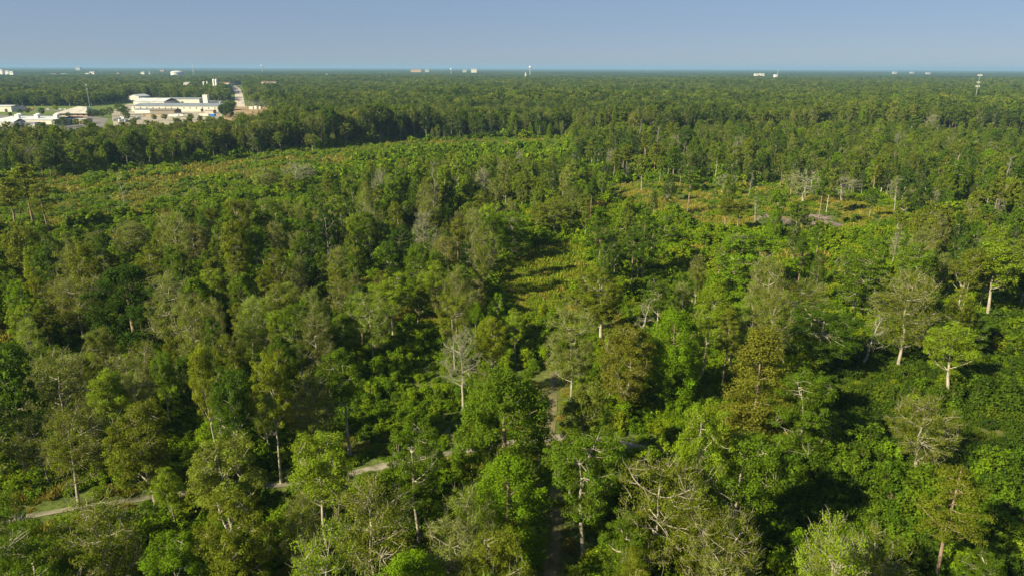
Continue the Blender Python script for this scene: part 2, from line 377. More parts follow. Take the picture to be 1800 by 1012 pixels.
# ------------------------------------------------------------------ where things grow (all outlines on the ground, as the photo shows the ground)
MEADOW = [(-80, 405), (-80, 322), (60, 316), (140, 308), (250, 296), (330, 288), (450, 277), (600, 260), (700, 249), (1000, 243), (1012, 252), (1005, 264), (900, 263),
          (760, 268), (700, 274), (620, 290), (560, 300), (470, 322), (400, 340), (320, 345), (240, 372), (130, 400), (40, 385)]
CLEAR_R = [(1050, 330), (1130, 318), (1230, 322), (1330, 328), (1450, 335), (1540, 352), (1590, 372), (1560, 402), (1470, 412), (1330, 408), (1230, 398), (1130, 372), (1060, 352)]
GRASS_C = [(880, 470), (940, 440), (1000, 425), (1030, 440), (1045, 470), (1005, 520), (1000, 560), (930, 560), (885, 515)]
BANK = [(625, 600), (720, 590), (745, 620), (790, 680), (835, 760), (815, 790), (760, 765), (715, 720), (640, 745), (620, 680)]
THICK = [[(1345, 800), (1440, 760), (1570, 800), (1630, 880), (1560, 915), (1430, 905), (1345, 1000), (1310, 930)],
         [(1705, 680), (1800, 650), (1840, 1012), (1760, 1012), (1745, 830), (1710, 760)],
         [(1460, 665), (1650, 650), (1660, 690), (1560, 770), (1490, 740)], [(1110, 690), (1190, 680), (1230, 750), (1150, 770), (1090, 740)]]
THICKET_G = [(1290, 720), (1460, 650), (1560, 600), (1820, 540), (1900, 1030), (1300, 1030)]
INDUS = [(-300, 187), (-300, 275), (0, 273), (100, 268), (200, 262), (300, 256), (380, 250), (450, 240), (490, 222), (492, 205), (470, 192), (440, 186), (434, 168), (428, 150), (405, 150), (404, 160),
         (404, 178), (350, 177), (230, 172), (212, 182), (150, 187), (0, 187)]
TRACK_EW = [(-60, 925), (30, 912), (110, 897), (220, 881), (380, 861), (505, 853), (600, 838), (660, 822), (740, 806), (830, 793), (930, 772), (1000, 769), (1060, 772), (1110, 788), (1180, 800)]
TRACK_NS = [(965, 1100), (968, 1012), (982, 920), (975, 850), (967, 790), (966, 750), (971, 700), (975, 655)]
EDGE_X = [-600, -60, 0, 130, 300, 500, 620, 700, 1000, 1040, 1150, 1300, 1500, 1800, 2400]
EDGE_Y = [318, 312, 308, 303, 286, 268, 257, 247, 241, 250, 252, 248, 244, 240, 235]
def seg_dist(pl, X, Y):
    d = np.full(np.shape(X), 1e9)
    for (x0, y0), (x1, y1) in zip(pl[:-1], pl[1:]):
        t = np.clip(((X - x0) * (x1 - x0) + (Y - y0) * (y1 - y0)) / ((x1 - x0) ** 2 + (y1 - y0) ** 2), 0, 1)
        d = np.minimum(d, np.hypot(X - x0 - t * (x1 - x0), Y - y0 - t * (y1 - y0)))
    return d
EW = [at(*p) for p in TRACK_EW]; NS = [at(*p) for p in TRACK_NS]
def smooth_line(P, step=3.0):
    P = np.array(P); s = np.concatenate([[0], np.cumsum(np.linalg.norm(np.diff(P, axis=0), axis=1))]); n = int(s[-1] / step) + 2
    u = np.linspace(0, s[-1], n); Q = np.stack([np.interp(u, s, P[:, 0]), np.interp(u, s, P[:, 1])], 1)
    for _ in range(3): Q[1:-1] = (Q[:-2] + Q[1:-1] * 2 + Q[2:]) / 4
    return Q
EWs, NSs = smooth_line(EW), smooth_line(NS)
def ground_z(x, y):
    x = np.asarray(x, float); y = np.asarray(y, float); D = np.hypot(x, y)
    k = np.clip((D - 60) / 100, 0, 1) * np.clip((900 - D) / 300, 0, 1)
    return k * ((vnoise(x, y, 40, 1) - 0.5) * 1.6 + (vnoise(x, y, 13, 2) - 0.5) * 0.6)

# ------------------------------------------------------------------ ground
def setting(name, me):
    o = bpy.data.objects.new(name, me); SC.collection.objects.link(o); o['kind'] = 'structure'; return o
def ground_material():
    m, t, N, L = nm('woodland_ground')
    g = N('ShaderNodeNewGeometry')
    def noise(sc, det=4):
        n = N('ShaderNodeTexNoise'); n.inputs['Scale'].default_value = sc; n.inputs['Detail'].default_value = det; L(g.outputs['Position'], n.inputs['Vector']); return n.outputs['Fac']
    a = ramp(N, [(0.30, (0.035, 0.055, 0.012)), (0.46, (0.070, 0.105, 0.016)), (0.60, (0.105, 0.120, 0.026)), (0.74, (0.16, 0.125, 0.055))]); L(noise(0.06), a.inputs[0])
    b = ramp(N, [(0.35, (0.035, 0.045, 0.012)), (0.65, (0.13, 0.15, 0.045))]); L(noise(0.7), b.inputs[0])
    mx = N('ShaderNodeMixRGB'); mx.inputs[0].default_value = 0.45; L(a.outputs[0], mx.inputs[1]); L(b.outputs[0], mx.inputs[2])
    p = N('ShaderNodeBsdfPrincipled'); p.inputs['Roughness'].default_value = 0.95; p.inputs['Specular IOR Level'].default_value = 0.05
    L(mx.outputs[0], p.inputs['Base Color']); bp = N('ShaderNodeBump'); bp.inputs['Strength'].default_value = 0.6; bp.inputs['Distance'].default_value = 0.5
    L(noise(1.1), bp.inputs['Height']); L(bp.outputs[0], p.inputs['Normal'])
    o = N('ShaderNodeOutputMaterial'); L(p.outputs[0], o.inputs[0]); return m
def polar_sheet(name, r, th, zf, mat):
    Rg, Th = np.meshgrid(r, th, indexing='ij'); X = Rg * np.sin(Th); Y = Rg * np.cos(Th); Z = zf(X, Y)
    V = np.stack([X, Y, Z], -1).reshape(-1, 3); nr, nth = Rg.shape; i = np.arange(nr - 1)[:, None] * nth; j = np.arange(nth - 1)[None, :]
    Fq = np.stack([i + j, i + nth + j, i + nth + j + 1, i + j + 1], -1).reshape(-1, 4)
    return mesh_np(name, V, Fq, [mat])
rr = np.concatenate([[0.5], np.arange(30, 300, 4.0), np.geomspace(300, 1000, 70), np.geomspace(1050, 90000, 26)])
gm = polar_sheet('ground', rr, np.linspace(-math.pi, math.pi, 361), ground_z, ground_material())
gm.polygons.foreach_set('use_smooth', np.ones(len(gm.polygons), bool)); setting('ground', gm)

def ribbon(name, Q, wd, mat, lift=0.06, seed=0):
    rng = np.random.default_rng(seed)
    t = np.gradient(Q, axis=0); t /= np.linalg.norm(t, axis=1)[:, None]; nrm = np.stack([-t[:, 1], t[:, 0]], 1); k = 5
    V = []
    wl = wd * (1 + 0.6 * (vnoise(Q[:, 0], Q[:, 1], 7, seed) - 0.5) * 2)
    for s in np.linspace(-0.5, 0.5, k):
        P = Q + nrm * (s * wl)[:, None]; V.append(np.column_stack([P, ground_z(P[:, 0], P[:, 1]) + lift]))
    V = np.stack(V, 1).reshape(-1, 3); n = len(Q); i = np.arange(n - 1)[:, None] * k; j = np.arange(k - 1)[None, :]
    Fq = np.stack([i + j, i + j + 1, i + k + j + 1, i + k + j], -1).reshape(-1, 4)
    return setting(name, mesh_np(name, V, Fq, [mat]))
M_SAND = noisy_mat('pale_sand', (0.06, 0.065, 0.025), (0.29, 0.25, 0.20), 0.35, 0.95, 8)
M_DIRT = noisy_mat('worn_dirt', (0.06, 0.065, 0.018), (0.19, 0.155, 0.08), 0.6, 0.95, 6)
ribbon('sandy_track', EWs, 1.5, M_SAND, 0.10, 3)
ribbon('grassy_track', NSs, 1.7, M_DIRT, 0.06, 5)

# ------------------------------------------------------------------ trees
COL = {  # name of the colour -> base colour
    'dark green': (0.037, 0.076, 0.003), 'deep green': (0.059, 0.110, 0.004), 'mid green': (0.090, 0.146, 0.005), 'bright green': (0.124, 0.208, 0.004),
    'olive green': (0.127, 0.153, 0.008), 'grey green': (0.148, 0.181, 0.019), 'pale green': (0.158, 0.223, 0.009), 'yellow green': (0.168, 0.202, 0.007),
    'brownish green': (0.139, 0.146, 0.013), 'dull grey': (0.185, 0.216, 0.041)}
def tree_thing(kindname, kind, var, lod, x, y, h, wd, colname, label, group, cat='tree', rz=None, jit=None):
    rz = random.uniform(0, 6.28) if rz is None else rz
    root = bpy.data.objects.new(kindname, None); root.location = (x, y, float(ground_z(x, y)) - 0.15); root.rotation_euler = (0, 0, rz)
    rz = rz; nomw = {'oak': 11.5, 'tall': 8.4, 'airy': 10.8, 'bare': 10.8, 'round': 11, 'pine': 8.2, 'cedar': 9, 'vine': 8.4, 'snag': 5, 'shrub': 3.6, 'tallshrub': 3.0}[kind]
    nomh = {'shrub': 2.2, 'tallshrub': 3.6}.get(kind, 20.0)
    root.scale = (wd / nomw, wd / nomw, h / nomh)
    SC.collection.objects.link(root); root['label'] = label; root['category'] = cat
    if group: root['group'] = group
    tm, cm = meshes(kind, var, lod); c = np.array(COL[colname]) * (jit if jit is not None else 1.0)
    for nm_, me in ((('stems' if cat == 'shrub' else 'trunk'), tm), (('foliage' if cat == 'shrub' else 'crown'), cm)):
        if me is None: continue
        o = bpy.data.objects.new(nm_, me); SC.collection.objects.link(o); o.parent = root; o.color = (*c, 1)
    return root
KIND_NAME = {'oak': 'broadleaf_tree', 'tall': 'broadleaf_tree', 'airy': 'broadleaf_tree', 'round': 'broadleaf_tree', 'bare': 'bare_tree', 'snag': 'bare_tree',
             'pine': 'pine_tree', 'cedar': 'cedar_tree', 'vine': 'vine_covered_tree'}
# trees one can point at: top of the crown (px, py), height m, crown width px, form, colour, label
HERO = [
 (170, 880, 18, 170, 'airy', 'olive green', 'olive broad tree at lower left, just below the sandy track'),
 (28, 925, 17, 150, 'oak', 'mid green', 'broad green tree filling the bottom left corner'),
 (300, 935, 14, 120, 'round', 'bright green', 'small bright green tree at the bottom, left of the wide olive tree'),
 (405, 880, 18, 165, 'oak', 'olive green', 'wide olive tree standing right below the sandy track at bottom left'),
 (555, 757, 20, 120, 'tall', 'pale green', 'pale feathery tree in front of the sandy track, its short trunk showing'),
 (650, 828, 19, 160, 'airy', 'olive green', 'broad olive tree with twisted white limbs, below the track bend'),
 (728, 738, 20, 105, 'oak', 'mid green', 'domed green tree left of the visible sandy patch'),
 (785, 915, 14, 100, 'airy', 'dull grey', 'small silvery grey tree at the bottom edge with white stems'),
 (885, 645, 24, 150, 'vine', 'mid green', 'huge column of climbers left of the grassy track, at the track crossing'),
 (893, 800, 17, 125, 'vine', 'bright green', 'low mound of climbers below the huge vine column'),
 (1020, 660, 19, 112, 'round', 'grey green', 'round grey green tree right above the track crossing'),
 (1035, 755, 20, 150, 'oak', 'mid green', 'green tree with white forked limbs right below the track crossing'),
 (1160, 808, 20, 155, 'airy', 'olive green', 'broad olive tree at the bottom, left of two tall white trunks'),
 (1215, 880, 15, 110, 'round', 'olive green', 'low olive tree at the bottom, at the foot of the slender tall white trunk'),
 (1105, 900, 14, 100, 'oak', 'mid green', 'low green tree at the bottom, left of the broad olive one'),
 (1240, 703, 25, 95, 'tall', 'pale green', 'tallest slender tree on the right with a long bare white trunk'),
 (1305, 758, 21, 145, 'tall', 'mid green', 'wide crowned tree on a wavy white trunk beside the slender tall one'),
 (1690, 808, 20, 112, 'pine', 'olive green', 'lone pine with a bare brown trunk in the lower right thicket'),
 (1480, 922, 15, 150, 'airy', 'grey green', 'grey green tree at the bottom edge, left of the pair'),
 (1550, 938, 15, 130, 'airy', 'olive green', 'olive tree at the bottom edge, right of the pair'),
 (1640, 690, 15, 125, 'airy', 'olive green', 'airy olive tree with a short white stem above the lone pine'),
 (1692, 568, 17, 100, 'tall', 'pale green', 'leaning pale green tree with a forked blue white trunk at right'),
 (1612, 480, 23, 120, 'airy', 'olive green', 'tall olive tree with dead white limbs on the right side'),
 (1532, 548, 14, 45, 'snag', 'grey green', 'thin leaning bare trunk left of the tall olive tree at right'),
 (1455, 535, 16, 150, 'oak', 'deep green', 'spreading dark oak with a forked trunk right of centre'),
 (1345, 572, 24, 145, 'cedar', 'brownish green', 'big brownish conical evergreen right of centre'),
 (1430, 655, 17, 130, 'round', 'mid green', 'green tree merging with the brownish conical evergreen'),
 (1250, 500, 22, 70, 'tall', 'pale green', 'slender pale tree with a long thin trunk left of the conical evergreen'),
 (1290, 400, 20, 115, 'round', 'bright green', 'dense bright green round tree in front of the brown clearing'),
 (1418, 490, 17, 95, 'airy', 'olive green', 'olive tree with forked white limbs above the spreading dark oak'),
 (1515, 450, 17, 90, 'oak', 'mid green', 'green tree with a short pale trunk right of the olive forked one'),
 (1705, 430, 21, 60, 'tall', 'olive green', 'slender olive tree with a thin curved trunk at the right edge of the wood'),
 (1765, 425, 22, 90, 'tall', 'pale green', 'pale green tree with many thin stems at the right edge'),
 (1065, 478, 19, 105, 'oak', 'olive green', 'rounded olive tree shading the grassy glade from the right'),
 (1133, 525, 13, 45, 'snag', 'dull grey', 'dead grey upright tree right of the rounded olive one'),
 (1108, 560, 20, 115, 'round', 'brownish green', 'round brown tinged tree above the track crossing'),
 (1190, 540, 21, 95, 'vine', 'bright green', 'bright green column of climbers right of the brown tinged tree'),
 (1010, 545, 20, 95, 'airy', 'grey green', 'grey green tree with white branches below the grassy glade'),
 (812, 575, 18, 80, 'bare', 'dull grey', 'half bare grey tree with a white crown left of the yellow tree'),
 (866, 553, 19, 60, 'tall', 'yellow green', 'small yellow tree near the middle of the wood'),
 (898, 372, 17, 78, 'oak', 'bright green', 'big bright green oak in the middle of the wood'),
 (975, 348, 16, 70, 'oak', 'olive green', 'olive oak just right of the big bright green oak'),
 (770, 455, 19, 65, 'tall', 'pale green', 'pale tall tree left of the grassy glade'),
 (685, 480, 18, 75, 'tall', 'pale green', 'pale crowned tree left of the tall pale one'),
 (648, 512, 18, 80, 'airy', 'pale green', 'spreading pale tree with forked white trunk left of centre'),
 (468, 622, 23, 68, 'tall', 'yellow green', 'yellow crowned tree on twin white trunks left of centre'),
 (352, 598, 24, 55, 'tall', 'yellow green', 'yellow green tree on a long straight trunk at left'),
 (600, 605, 21, 85, 'tall', 'mid green', 'green tree with several pale trunks left of the sunny bank'),
 (553, 650, 18, 95, 'airy', 'grey green', 'grey green tree full of white twigs left of the pale trunks'),
 (395, 640, 22, 80, 'tall', 'deep green', 'dark leafy tree with speckled white trunk right of the straight trunk'),
 (75, 622, 19, 135, 'airy', 'grey green', 'wide grey green tree at the left edge above the track'),
 (185, 648, 18, 70, 'tall', 'pale green', 'feathery pale tree at left'),
 (238, 690, 20, 125, 'oak', 'olive green', 'olive tree with a red brown trunk just above the track at left'),
 (100, 705, 18, 120, 'airy', 'olive green', 'olive tree leaning over the left thicket'),
 (215, 465, 22, 130, 'vine', 'dark green', 'very dark dense tree mass at left'),
 (265, 500, 18, 90, 'oak', 'dark green', 'dark tree on the right flank of the darkest mass at left'),
 (130, 480, 19, 115, 'airy', 'olive green', 'olive tree with white limbs left of the darkest mass'),
 (55, 470, 18, 48, 'round', 'yellow green', 'bright yellow green tree near the left edge'),
 (410, 390, 15, 45, 'bare', 'dull grey', 'small pale bare crown in the left woodland'),
 (260, 432, 16, 70, 'oak', 'olive green', 'domed olive tree behind the dark mass at left'),
 (340, 388, 15, 60, 'airy', 'brownish green', 'brownish tree in the upper left woodland'),
 (215, 385, 17, 75, 'airy', 'grey green', 'grey domed tree beside the meadow at left'),
 (38, 286, 27, 62, 'pine', 'olive green', 'tallest of the three pines standing before the left meadow'),
 (66, 322, 22, 46, 'pine', 'olive green', 'right one of the three pines before the left meadow'),
 (8, 312, 24, 52, 'pine', 'olive green', 'left one of the three pines, cut by the left edge'),
 (-25, 868, 18, 130, 'oak', 'mid green', 'green tree cut by the left edge, hiding the end of the track'),
 (212, 312, 17, 20, 'snag', 'olive green', 'thin lone trunk standing in the left meadow'),
 (512, 288, 15, 75, 'bare', 'dull grey', 'broad bare grey tree at the near side of the meadow'),
 (470, 292, 14, 60, 'airy', 'dull grey', 'grey tree left of the broad bare one by the meadow'),
 (505, 306, 12, 26, 'round', 'yellow green', 'small yellow green tree before the broad bare grey one'),
 (1420, 300, 17, 62, 'bare', 'dull grey', 'pale bare oak with thick white trunk in the brown clearing'),
 (1487, 304, 15, 70, 'bare', 'dull grey', 'flat topped bare oak right of the thick white trunk in the clearing'),
 (1272, 305, 11, 46, 'bare', 'dull grey', 'fan shaped bare white tree at the left of the brown clearing'),
 (1447, 308, 13, 28, 'bare', 'dull grey', 'narrow bare tree between the two bare oaks'),
 (1395, 298, 14, 34, 'airy', 'dull grey', 'grey tree behind the thick white trunk in the clearing'),
 (1185, 262, 24, 40, 'pine', 'deep green', 'tall straight pine at the left of the brown clearing'),
 (1153, 252, 20, 32, 'pine', 'olive green', 'pine behind the tall straight one by the clearing'),
 (1104, 254, 19, 34, 'pine', 'olive green', 'double trunked pine left of the clearing pines'),
 (1216, 290, 23, 40, 'pine', 'deep green', 'dark pine with bare lower trunk right of the tall straight one'),
 (1280, 345, 15, 45, 'pine', 'olive green', 'olive pine left of the grey brush pile'),
 (1303, 350, 14, 40, 'pine', 'olive green', 'small olive pine beside the grey brush pile'),
 (1365, 368, 13, 24, 'vine', 'bright green', 'narrow bright green tree in front of the brush pile'),
 (1332, 348, 11, 16, 'snag', 'dull grey', 'thin dead pole at the brush pile'),
 (1556, 292, 16, 40, 'tall', 'yellow green', 'yellow green tree right of the bare oaks'),
 (515, 222, 19, 26, 'tall', 'grey green', 'lone grey tree with a white trunk at the far side of the meadow'),
 (547, 236, 15, 22, 'tall', 'grey green', 'smaller white trunked tree right of the lone grey one'),
 (608, 212, 22, 32, 'tall', 'grey green', 'grey crowned twin trunk tree at the far edge of the meadow'),
 (736, 205, 21, 24, 'tall', 'grey green', 'pale tree with a bright trunk at the far forest wall'),
 (1168, 375, 13, 40, 'round', 'bright green', 'compact bright green tree left of the brown clearing'),
 (700, 395, 16, 48, 'round', 'dark green', 'small dark round tree left of the centre'),
 (548, 452, 15, 50, 'round', 'dark green', 'small dark tree in the wood left of centre'),
 (1040, 240, 18, 50, 'oak', 'dark green', 'dark clump tree standing at the right end of the meadow'),
 (680, 420, 18, 60, 'oak', 'deep green', 'deep green tree with thin pale trunk left of the glade'),
 (1730, 545, 12, 60, 'oak', 'deep green', 'low dark tree in the right thicket'),
]
random.seed(5); rng = np.random.default_rng(11)
placed = []        # (x, y, crown radius)
used_labels = set()
for k, (px, py, h, wpx, kind, cn, lab) in enumerate(HERO):
    x, y = at(px, py, h); dep = y * fwd[1] + (h - H) * fwd[2]; wd = wpx * dep / F
    D = math.hypot(x, y)
    lod = 'close' if D < 185 else ('near' if D < 330 else 'mid')
    tree_thing(KIND_NAME[kind], kind, k % 5, lod, x, y, h, wd, cn, lab, None, jit=1.0)
    used_labels.add(lab); placed.append((x, y, wd * 0.42))

# the rest of the wood
VIS = [MEADOW, CLEAR_R, GRASS_C, BANK, [(925, 762), (1010, 762), (1005, 790), (990, 1012), (945, 1012), (955, 800)], [(785, 780), (845, 780), (845, 812), (785, 812)],
       [(0, 880), (120, 878), (225, 868), (225, 896), (110, 912), (30, 925)], [(430, 843), (512, 840), (512, 866), (430, 868)],
       [(1560, 560), (1640, 590), (1620, 640), (1560, 640)], [(1240, 660), (1330, 665), (1320, 705), (1240, 700)], [(700, 400), (720, 400), (720, 480), (690, 470)], [(300, 730), (345, 730), (330, 800), (270, 800)]] + THICK
def poisson(n_try, rmin_f, rng, domain, radius_f, base):
    """dart throwing with a spatial hash"""
    cell = 6.0; grid = {}
    def put(p): grid.setdefault((int(p[0] // cell), int(p[1] // cell)), []).append(p)
    for p in base: put(p)
    out = []
    X, Y = domain(n_try)
    for x, y in zip(X, Y):
        r = radius_f(x, y); gx, gy = int(x // cell), int(y // cell); ok = True
        for i in range(gx - 2, gx + 3):
            for j in range(gy - 2, gy + 3):
                for q in grid.get((i, j), ()):
                    if (q[0] - x) ** 2 + (q[1] - y) ** 2 < (rmin_f * (r + q[2])) ** 2: ok = False; break
                if not ok: break
            if not ok: break
        if ok: p = (x, y, r); put(p); out.append(p)
    return out
def dom(n):
    D = np.sqrt(rng.uniform(55 ** 2, 760 ** 2, n)); th = rng.uniform(-R(42), R(42), n); return D * np.sin(th), D * np.cos(th)
cand = poisson(50000, 0.78, rng, dom, lambda x, y: 2.0 + 2.6 * random.random() ** 1.4, placed)
cx_ = np.array([c[0] for c in cand]); cy_ = np.array([c[1] for c in cand]); cr_ = np.array([c[2] for c in cand])
gpx, gpy = proj(cx_, cy_, 0 * cx_)
edge_y = np.interp(gpx, EDGE_X, EDGE_Y)
n = len(cand); hh = np.clip(rng.normal(0, 2.3, n) + 13.2 + (cr_ - 2.0) * 3.3, 8, 25)
keep = np.ones(n, bool)
keep &= gpy > edge_y                                  # beyond the edge the closed forest takes over
keep &= ~((rng.random(n) < 0.14) & (cy_ > 140) & (cy_ < 340))
keep &= seg_dist(NS, cx_, cy_) > 5.5
keep &= seg_dist(EW, cx_, cy_) > 5.0
thinR = rng.random(n) < 0.10
keep &= ~inside(CLEAR_R, gpx, gpy) | thinR
for P_ in (MEADOW, GRASS_C, INDUS): keep &= ~inside(P_, gpx, gpy)
keep &= ~(inside(THICKET_G, gpx, gpy) & (rng.random(n) < 0.80))
keep &= rng.random(n) < np.where(vnoise(cx_, cy_, 30, 9) > 0.46, 0.86, 0.36)
for fx, fz in ((-0.7, 0.72), (0.7, 0.72), (0, 1.0), (0, 0.86), (0, 0.72), (0, 0.5), (-0.7, 0.5), (0.7, 0.5), (0, 0.3)):
    qx, qy = proj(cx_ + fx * cr_, cy_, hh * fz)
    for P_ in VIS: keep &= ~inside(P_, qx, qy) | (thinR if P_ is CLEAR_R else False)
tx, ty = proj(cx_, cy_, hh)
dep = cy_ * fwd[1] + (hh / 2 - H) * fwd[2]
vis = (tx > -60) & (tx < 1860) & (ty < 1030) & keep
HT = [(h_[0], h_[1], h_[3]) for h_ in HERO]
# do not let a filler stand right in front of a tree the photo shows whole
for (px, py, wpx), (hx, hy, hr) in zip(HT, placed):
    near = (np.abs(tx - px) < wpx * 0.48) & (cy_ < hy) & (ty > py + 4) & (ty < py + wpx * 0.75)
    keep &= ~near
vis &= keep
KW = ['oak', 'tall', 'airy', 'round', 'pine', 'vine', 'bare', 'snag']
def species(gx, gy, x, y, k):
    rn = vnoise(x, y, 60, 21); right = gx > 1050
    p = np.array([0.18, 0.30, 0.26, 0.10, 0.05 + 0.20 * (right and gy < 520) + 0.22 * (gx > 1500 and gy < 420), 0.10, 0.028, 0.022])
    p[2] += 0.12 * (rn > 0.55); p[3] += 0.1 * (rn < 0.4); p /= p.sum(); return KW[rng.choice(8, p=p)]
CN = {'oak': (['deep green', 'mid green', 'olive green', 'bright green', 'dark green'], [.22, .30, .28, .12, .08]),
      'tall': (['mid green', 'pale green', 'olive green', 'grey green'], [.30, .30, .25, .15]),
      'airy': (['olive green', 'grey green', 'pale green', 'brownish green'], [.38, .34, .20, .08]),
      'round': (['deep green', 'mid green', 'bright green', 'yellow green'], [.35, .35, .25, .05]),
      'pine': (['deep green', 'olive green'], [.5, .5]), 'vine': (['bright green', 'mid green', 'deep green'], [.45, .35, .2]),
      'bare': (['dull grey'], [1]), 'snag': (['dull grey', 'grey green'], [.6, .4])}
FORM = {'oak': 'broad crowned tree', 'tall': 'slender tree with pale trunk', 'airy': 'airy tree with white limbs', 'round': 'low branched round tree', 'pine': 'pine',
        'vine': 'vine draped tree', 'bare': 'nearly bare tree', 'snag': 'thin bare tree'}
def uniq(fmt, px, py):
    a, b = px / 18, py / 10.12; dp = 0
    for dp in (0, 1, 2):
        s = fmt % (('%.' + str(dp) + 'f') % a, ('%.' + str(dp) + 'f') % b)
        if s not in used_labels: break
    used_labels.add(s); return s
size = np.where(vis, cr_ * hh / dep ** 2, 0)
order = [i for i in np.argsort(-size) if keep[i]]
quota = {'broadleaf_tree': 240, 'pine_tree': 90, 'vine_covered_tree': 50, 'bare_tree': 45}
rest = []
for i in order:
    kd = species(gpx[i], gpy[i], cx_[i], cy_[i], i); nm_ = KIND_NAME[kd]
    cns, pr = CN[kd]; cn = cns[rng.choice(len(cns), p=pr)]
    if kd == 'pine': hh[i] = min(26, hh[i] * 1.12); cr_[i] *= 0.85
    if kd in ('snag', 'bare') and cy_[i] < 210: kd = 'tall'; nm_ = KIND_NAME[kd]; cns, pr = CN[kd]; cn = cns[rng.choice(len(cns), p=pr)]
    if kd == 'snag': cr_[i] *= 0.6
    if kd in ('vine',): hh[i] *= 0.92
    if vis[i] and quota[nm_] > 0 and size[i] > 0 and 2 < tx[i] < 1798 and 100 < ty[i] < 1006:
        quota[nm_] -= 1; D = math.hypot(cx_[i], cy_[i])
        qx, qy = proj(cx_[i], cy_[i], hh[i])
        lab = uniq('%s %s, top %%s percent across, %%s percent down' % (cn, FORM[kd]), float(qx), float(qy))
        tree_thing(nm_, kd, int(rng.integers(7)), 'close' if D < 165 else ('near' if D < 270 else 'mid'), cx_[i], cy_[i], hh[i], cr_[i] * 2.15, cn, lab,
                   {'pine': 'pines scattered through the wood', 'vine': 'trees smothered in climbers', 'bare': 'bare and dead trees in the wood', 'snag': 'bare and dead trees in the wood'}.get(kd, 'broadleaf trees of the open wood'),
                   jit=rng.uniform(0.82, 1.2))
    else: rest.append((i, kd))
SK = [('oak', M_WOODLAND), ('tall', M_WOODLAND), ('airy', M_FOREST), ('round', M_WOODLAND), ('pine', M_PINE_L), ('vine', M_UNDER), ('bare', M_FOREST), ('snag', M_FOREST)]
NOMW = {'oak': 11.5, 'tall': 8.4, 'airy': 10.8, 'bare': 10.8, 'round': 11, 'pine': 8.2, 'vine': 8.4, 'snag': 5}
srcs = []; table = {}
for kd, mt in SK:
    for v in range(3): table[(kd, v)] = len(srcs); srcs.append(source(kd, v, 'mid', mt))
P = []; S = []; I = []
for i, kd in rest:
    P.append((cx_[i], cy_[i], float(ground_z(cx_[i], cy_[i])) - 0.15)); s = cr_[i] * 2.15 / NOMW[kd]; S.append((s, s, hh[i] / 20)); I.append(table[(kd, int(rng.integers(3)))])
scatter('woodland', 'the smaller looking trees of the open wood, beyond the nearest ones', P, S, rng.uniform(0, 6.28, len(P)), I, srcs, 'woodland')
print('wood trees', len(order), 'rest', len(rest), quota)

# ------------------------------------------------------------------ closed forest out to 4 km and its canopy to the horizon
def ring(d0, d1, sp, jit=0.42, half=R(41)):
    """jittered polar lattice with a spacing of about sp metres"""
    X = []; Y = []; d_ = d0
    while d_ < d1:
        s = sp(d_) if callable(sp) else sp
        nn = int(2 * half * d_ / s); th = -half + 2 * half * (np.arange(nn) + rng.random()) / nn
        dd = d_ + rng.uniform(-jit, jit, nn) * s; th = th + rng.uniform(-jit, jit, nn) * s / d_
        X.append(dd * np.sin(th)); Y.append(dd * np.cos(th)); d_ += s * 0.92
    return np.concatenate(X), np.concatenate(Y)
X, Y = ring(380, 4200, lambda d_: 9.0 if d_ < 900 else (10.0 if d_ < 1700 else 12.5))
gx, gy = proj(X, Y, 0 * X); m = (gy < np.interp(gx, EDGE_X, EDGE_Y)) & ~inside(INDUS, gx, gy)
TOWN = [[(-50, 150), (60, 151), (60, 156), (-50, 157)], [(330, 148), (395, 148), (395, 153), (330, 153)]]
for T_ in TOWN: m &= ~inside(T_, gx, gy)
m &= rng.random(len(X)) < 0.97
Dg = np.hypot(X, Y); m &= ~((vnoise(X, Y, 170, 35) > np.where(gx < 520, 0.80, 0.93)) & (Dg > 1250))
X, Y, gx, gy = X[m], Y[m], gx[m], gy[m]; D = np.hypot(X, Y)
hF = 21 + 5.5 * (vnoise(X, Y, 130, 31) - 0.5) * 2 + rng.normal(0, 2.8, len(X)); hF += 5 * (vnoise(X, Y, 520, 33) - 0.5) * 2 * np.clip((D - 800) / 600, 0, 1); hF = np.clip(hF, 10, 32)
hF *= np.where(gx < 430, 0.88, 1.0)
hF += np.where((gx > 560) & (np.interp(gx, EDGE_X, EDGE_Y) - gy < 14), 4.0, 0)
wF = np.where(D < 900, 11.0, np.where(D < 1700, 12.8, 15.5)) * rng.uniform(0.6, 1.35, len(X))
fs = []; ft = {}
for kd, mt, vs in (('oak', M_FOREST, 3), ('round', M_WOODLAND, 2), ('airy', M_FOREST, 3), ('tall', M_FOREST, 3), ('pine', M_PINE_L, 2), ('vine', M_WOODLAND, 2)):
    for v in range(vs): ft[('m', kd, v)] = len(fs); fs.append(source(kd, v + 5, 'mid', mt))
for kd, mt in (('oak', M_FOREST), ('round', M_FOREST), ('round', M_WOODLAND), ('airy', M_FOREST), ('pine', M_PINE_L), ('cedar', M_PINE_L)):
    ft[('f', kd, mt.name)] = len(fs); fs.append(source(kd, 9, 'far', mt))
MIDK = [('oak', 3, .38), ('airy', 3, .30), ('tall', 3, .10), ('round', 2, .09), ('pine', 2, .07), ('vine', 2, .06)]
mk = rng.choice(6, p=[q[2] for q in MIDK], size=len(X)); mv = rng.integers(0, 2, len(X))
fk = rng.choice(6, p=[.30, .22, .12, .20, .10, .06], size=len(X)); east = (gx > 1250) & (rng.random(len(X)) < 0.40); mk = np.where(east, 4, mk); fk = np.where(east, 4, fk); fkeys = [k for k in ft if k[0] == 'f']
edge_d = np.interp(gx, EDGE_X, EDGE_Y) - gy
I = np.where(D < 980, [ft[('m', MIDK[a][0], b)] for a, b in zip(mk, mv)], [ft[fkeys[a]] for a in fk])
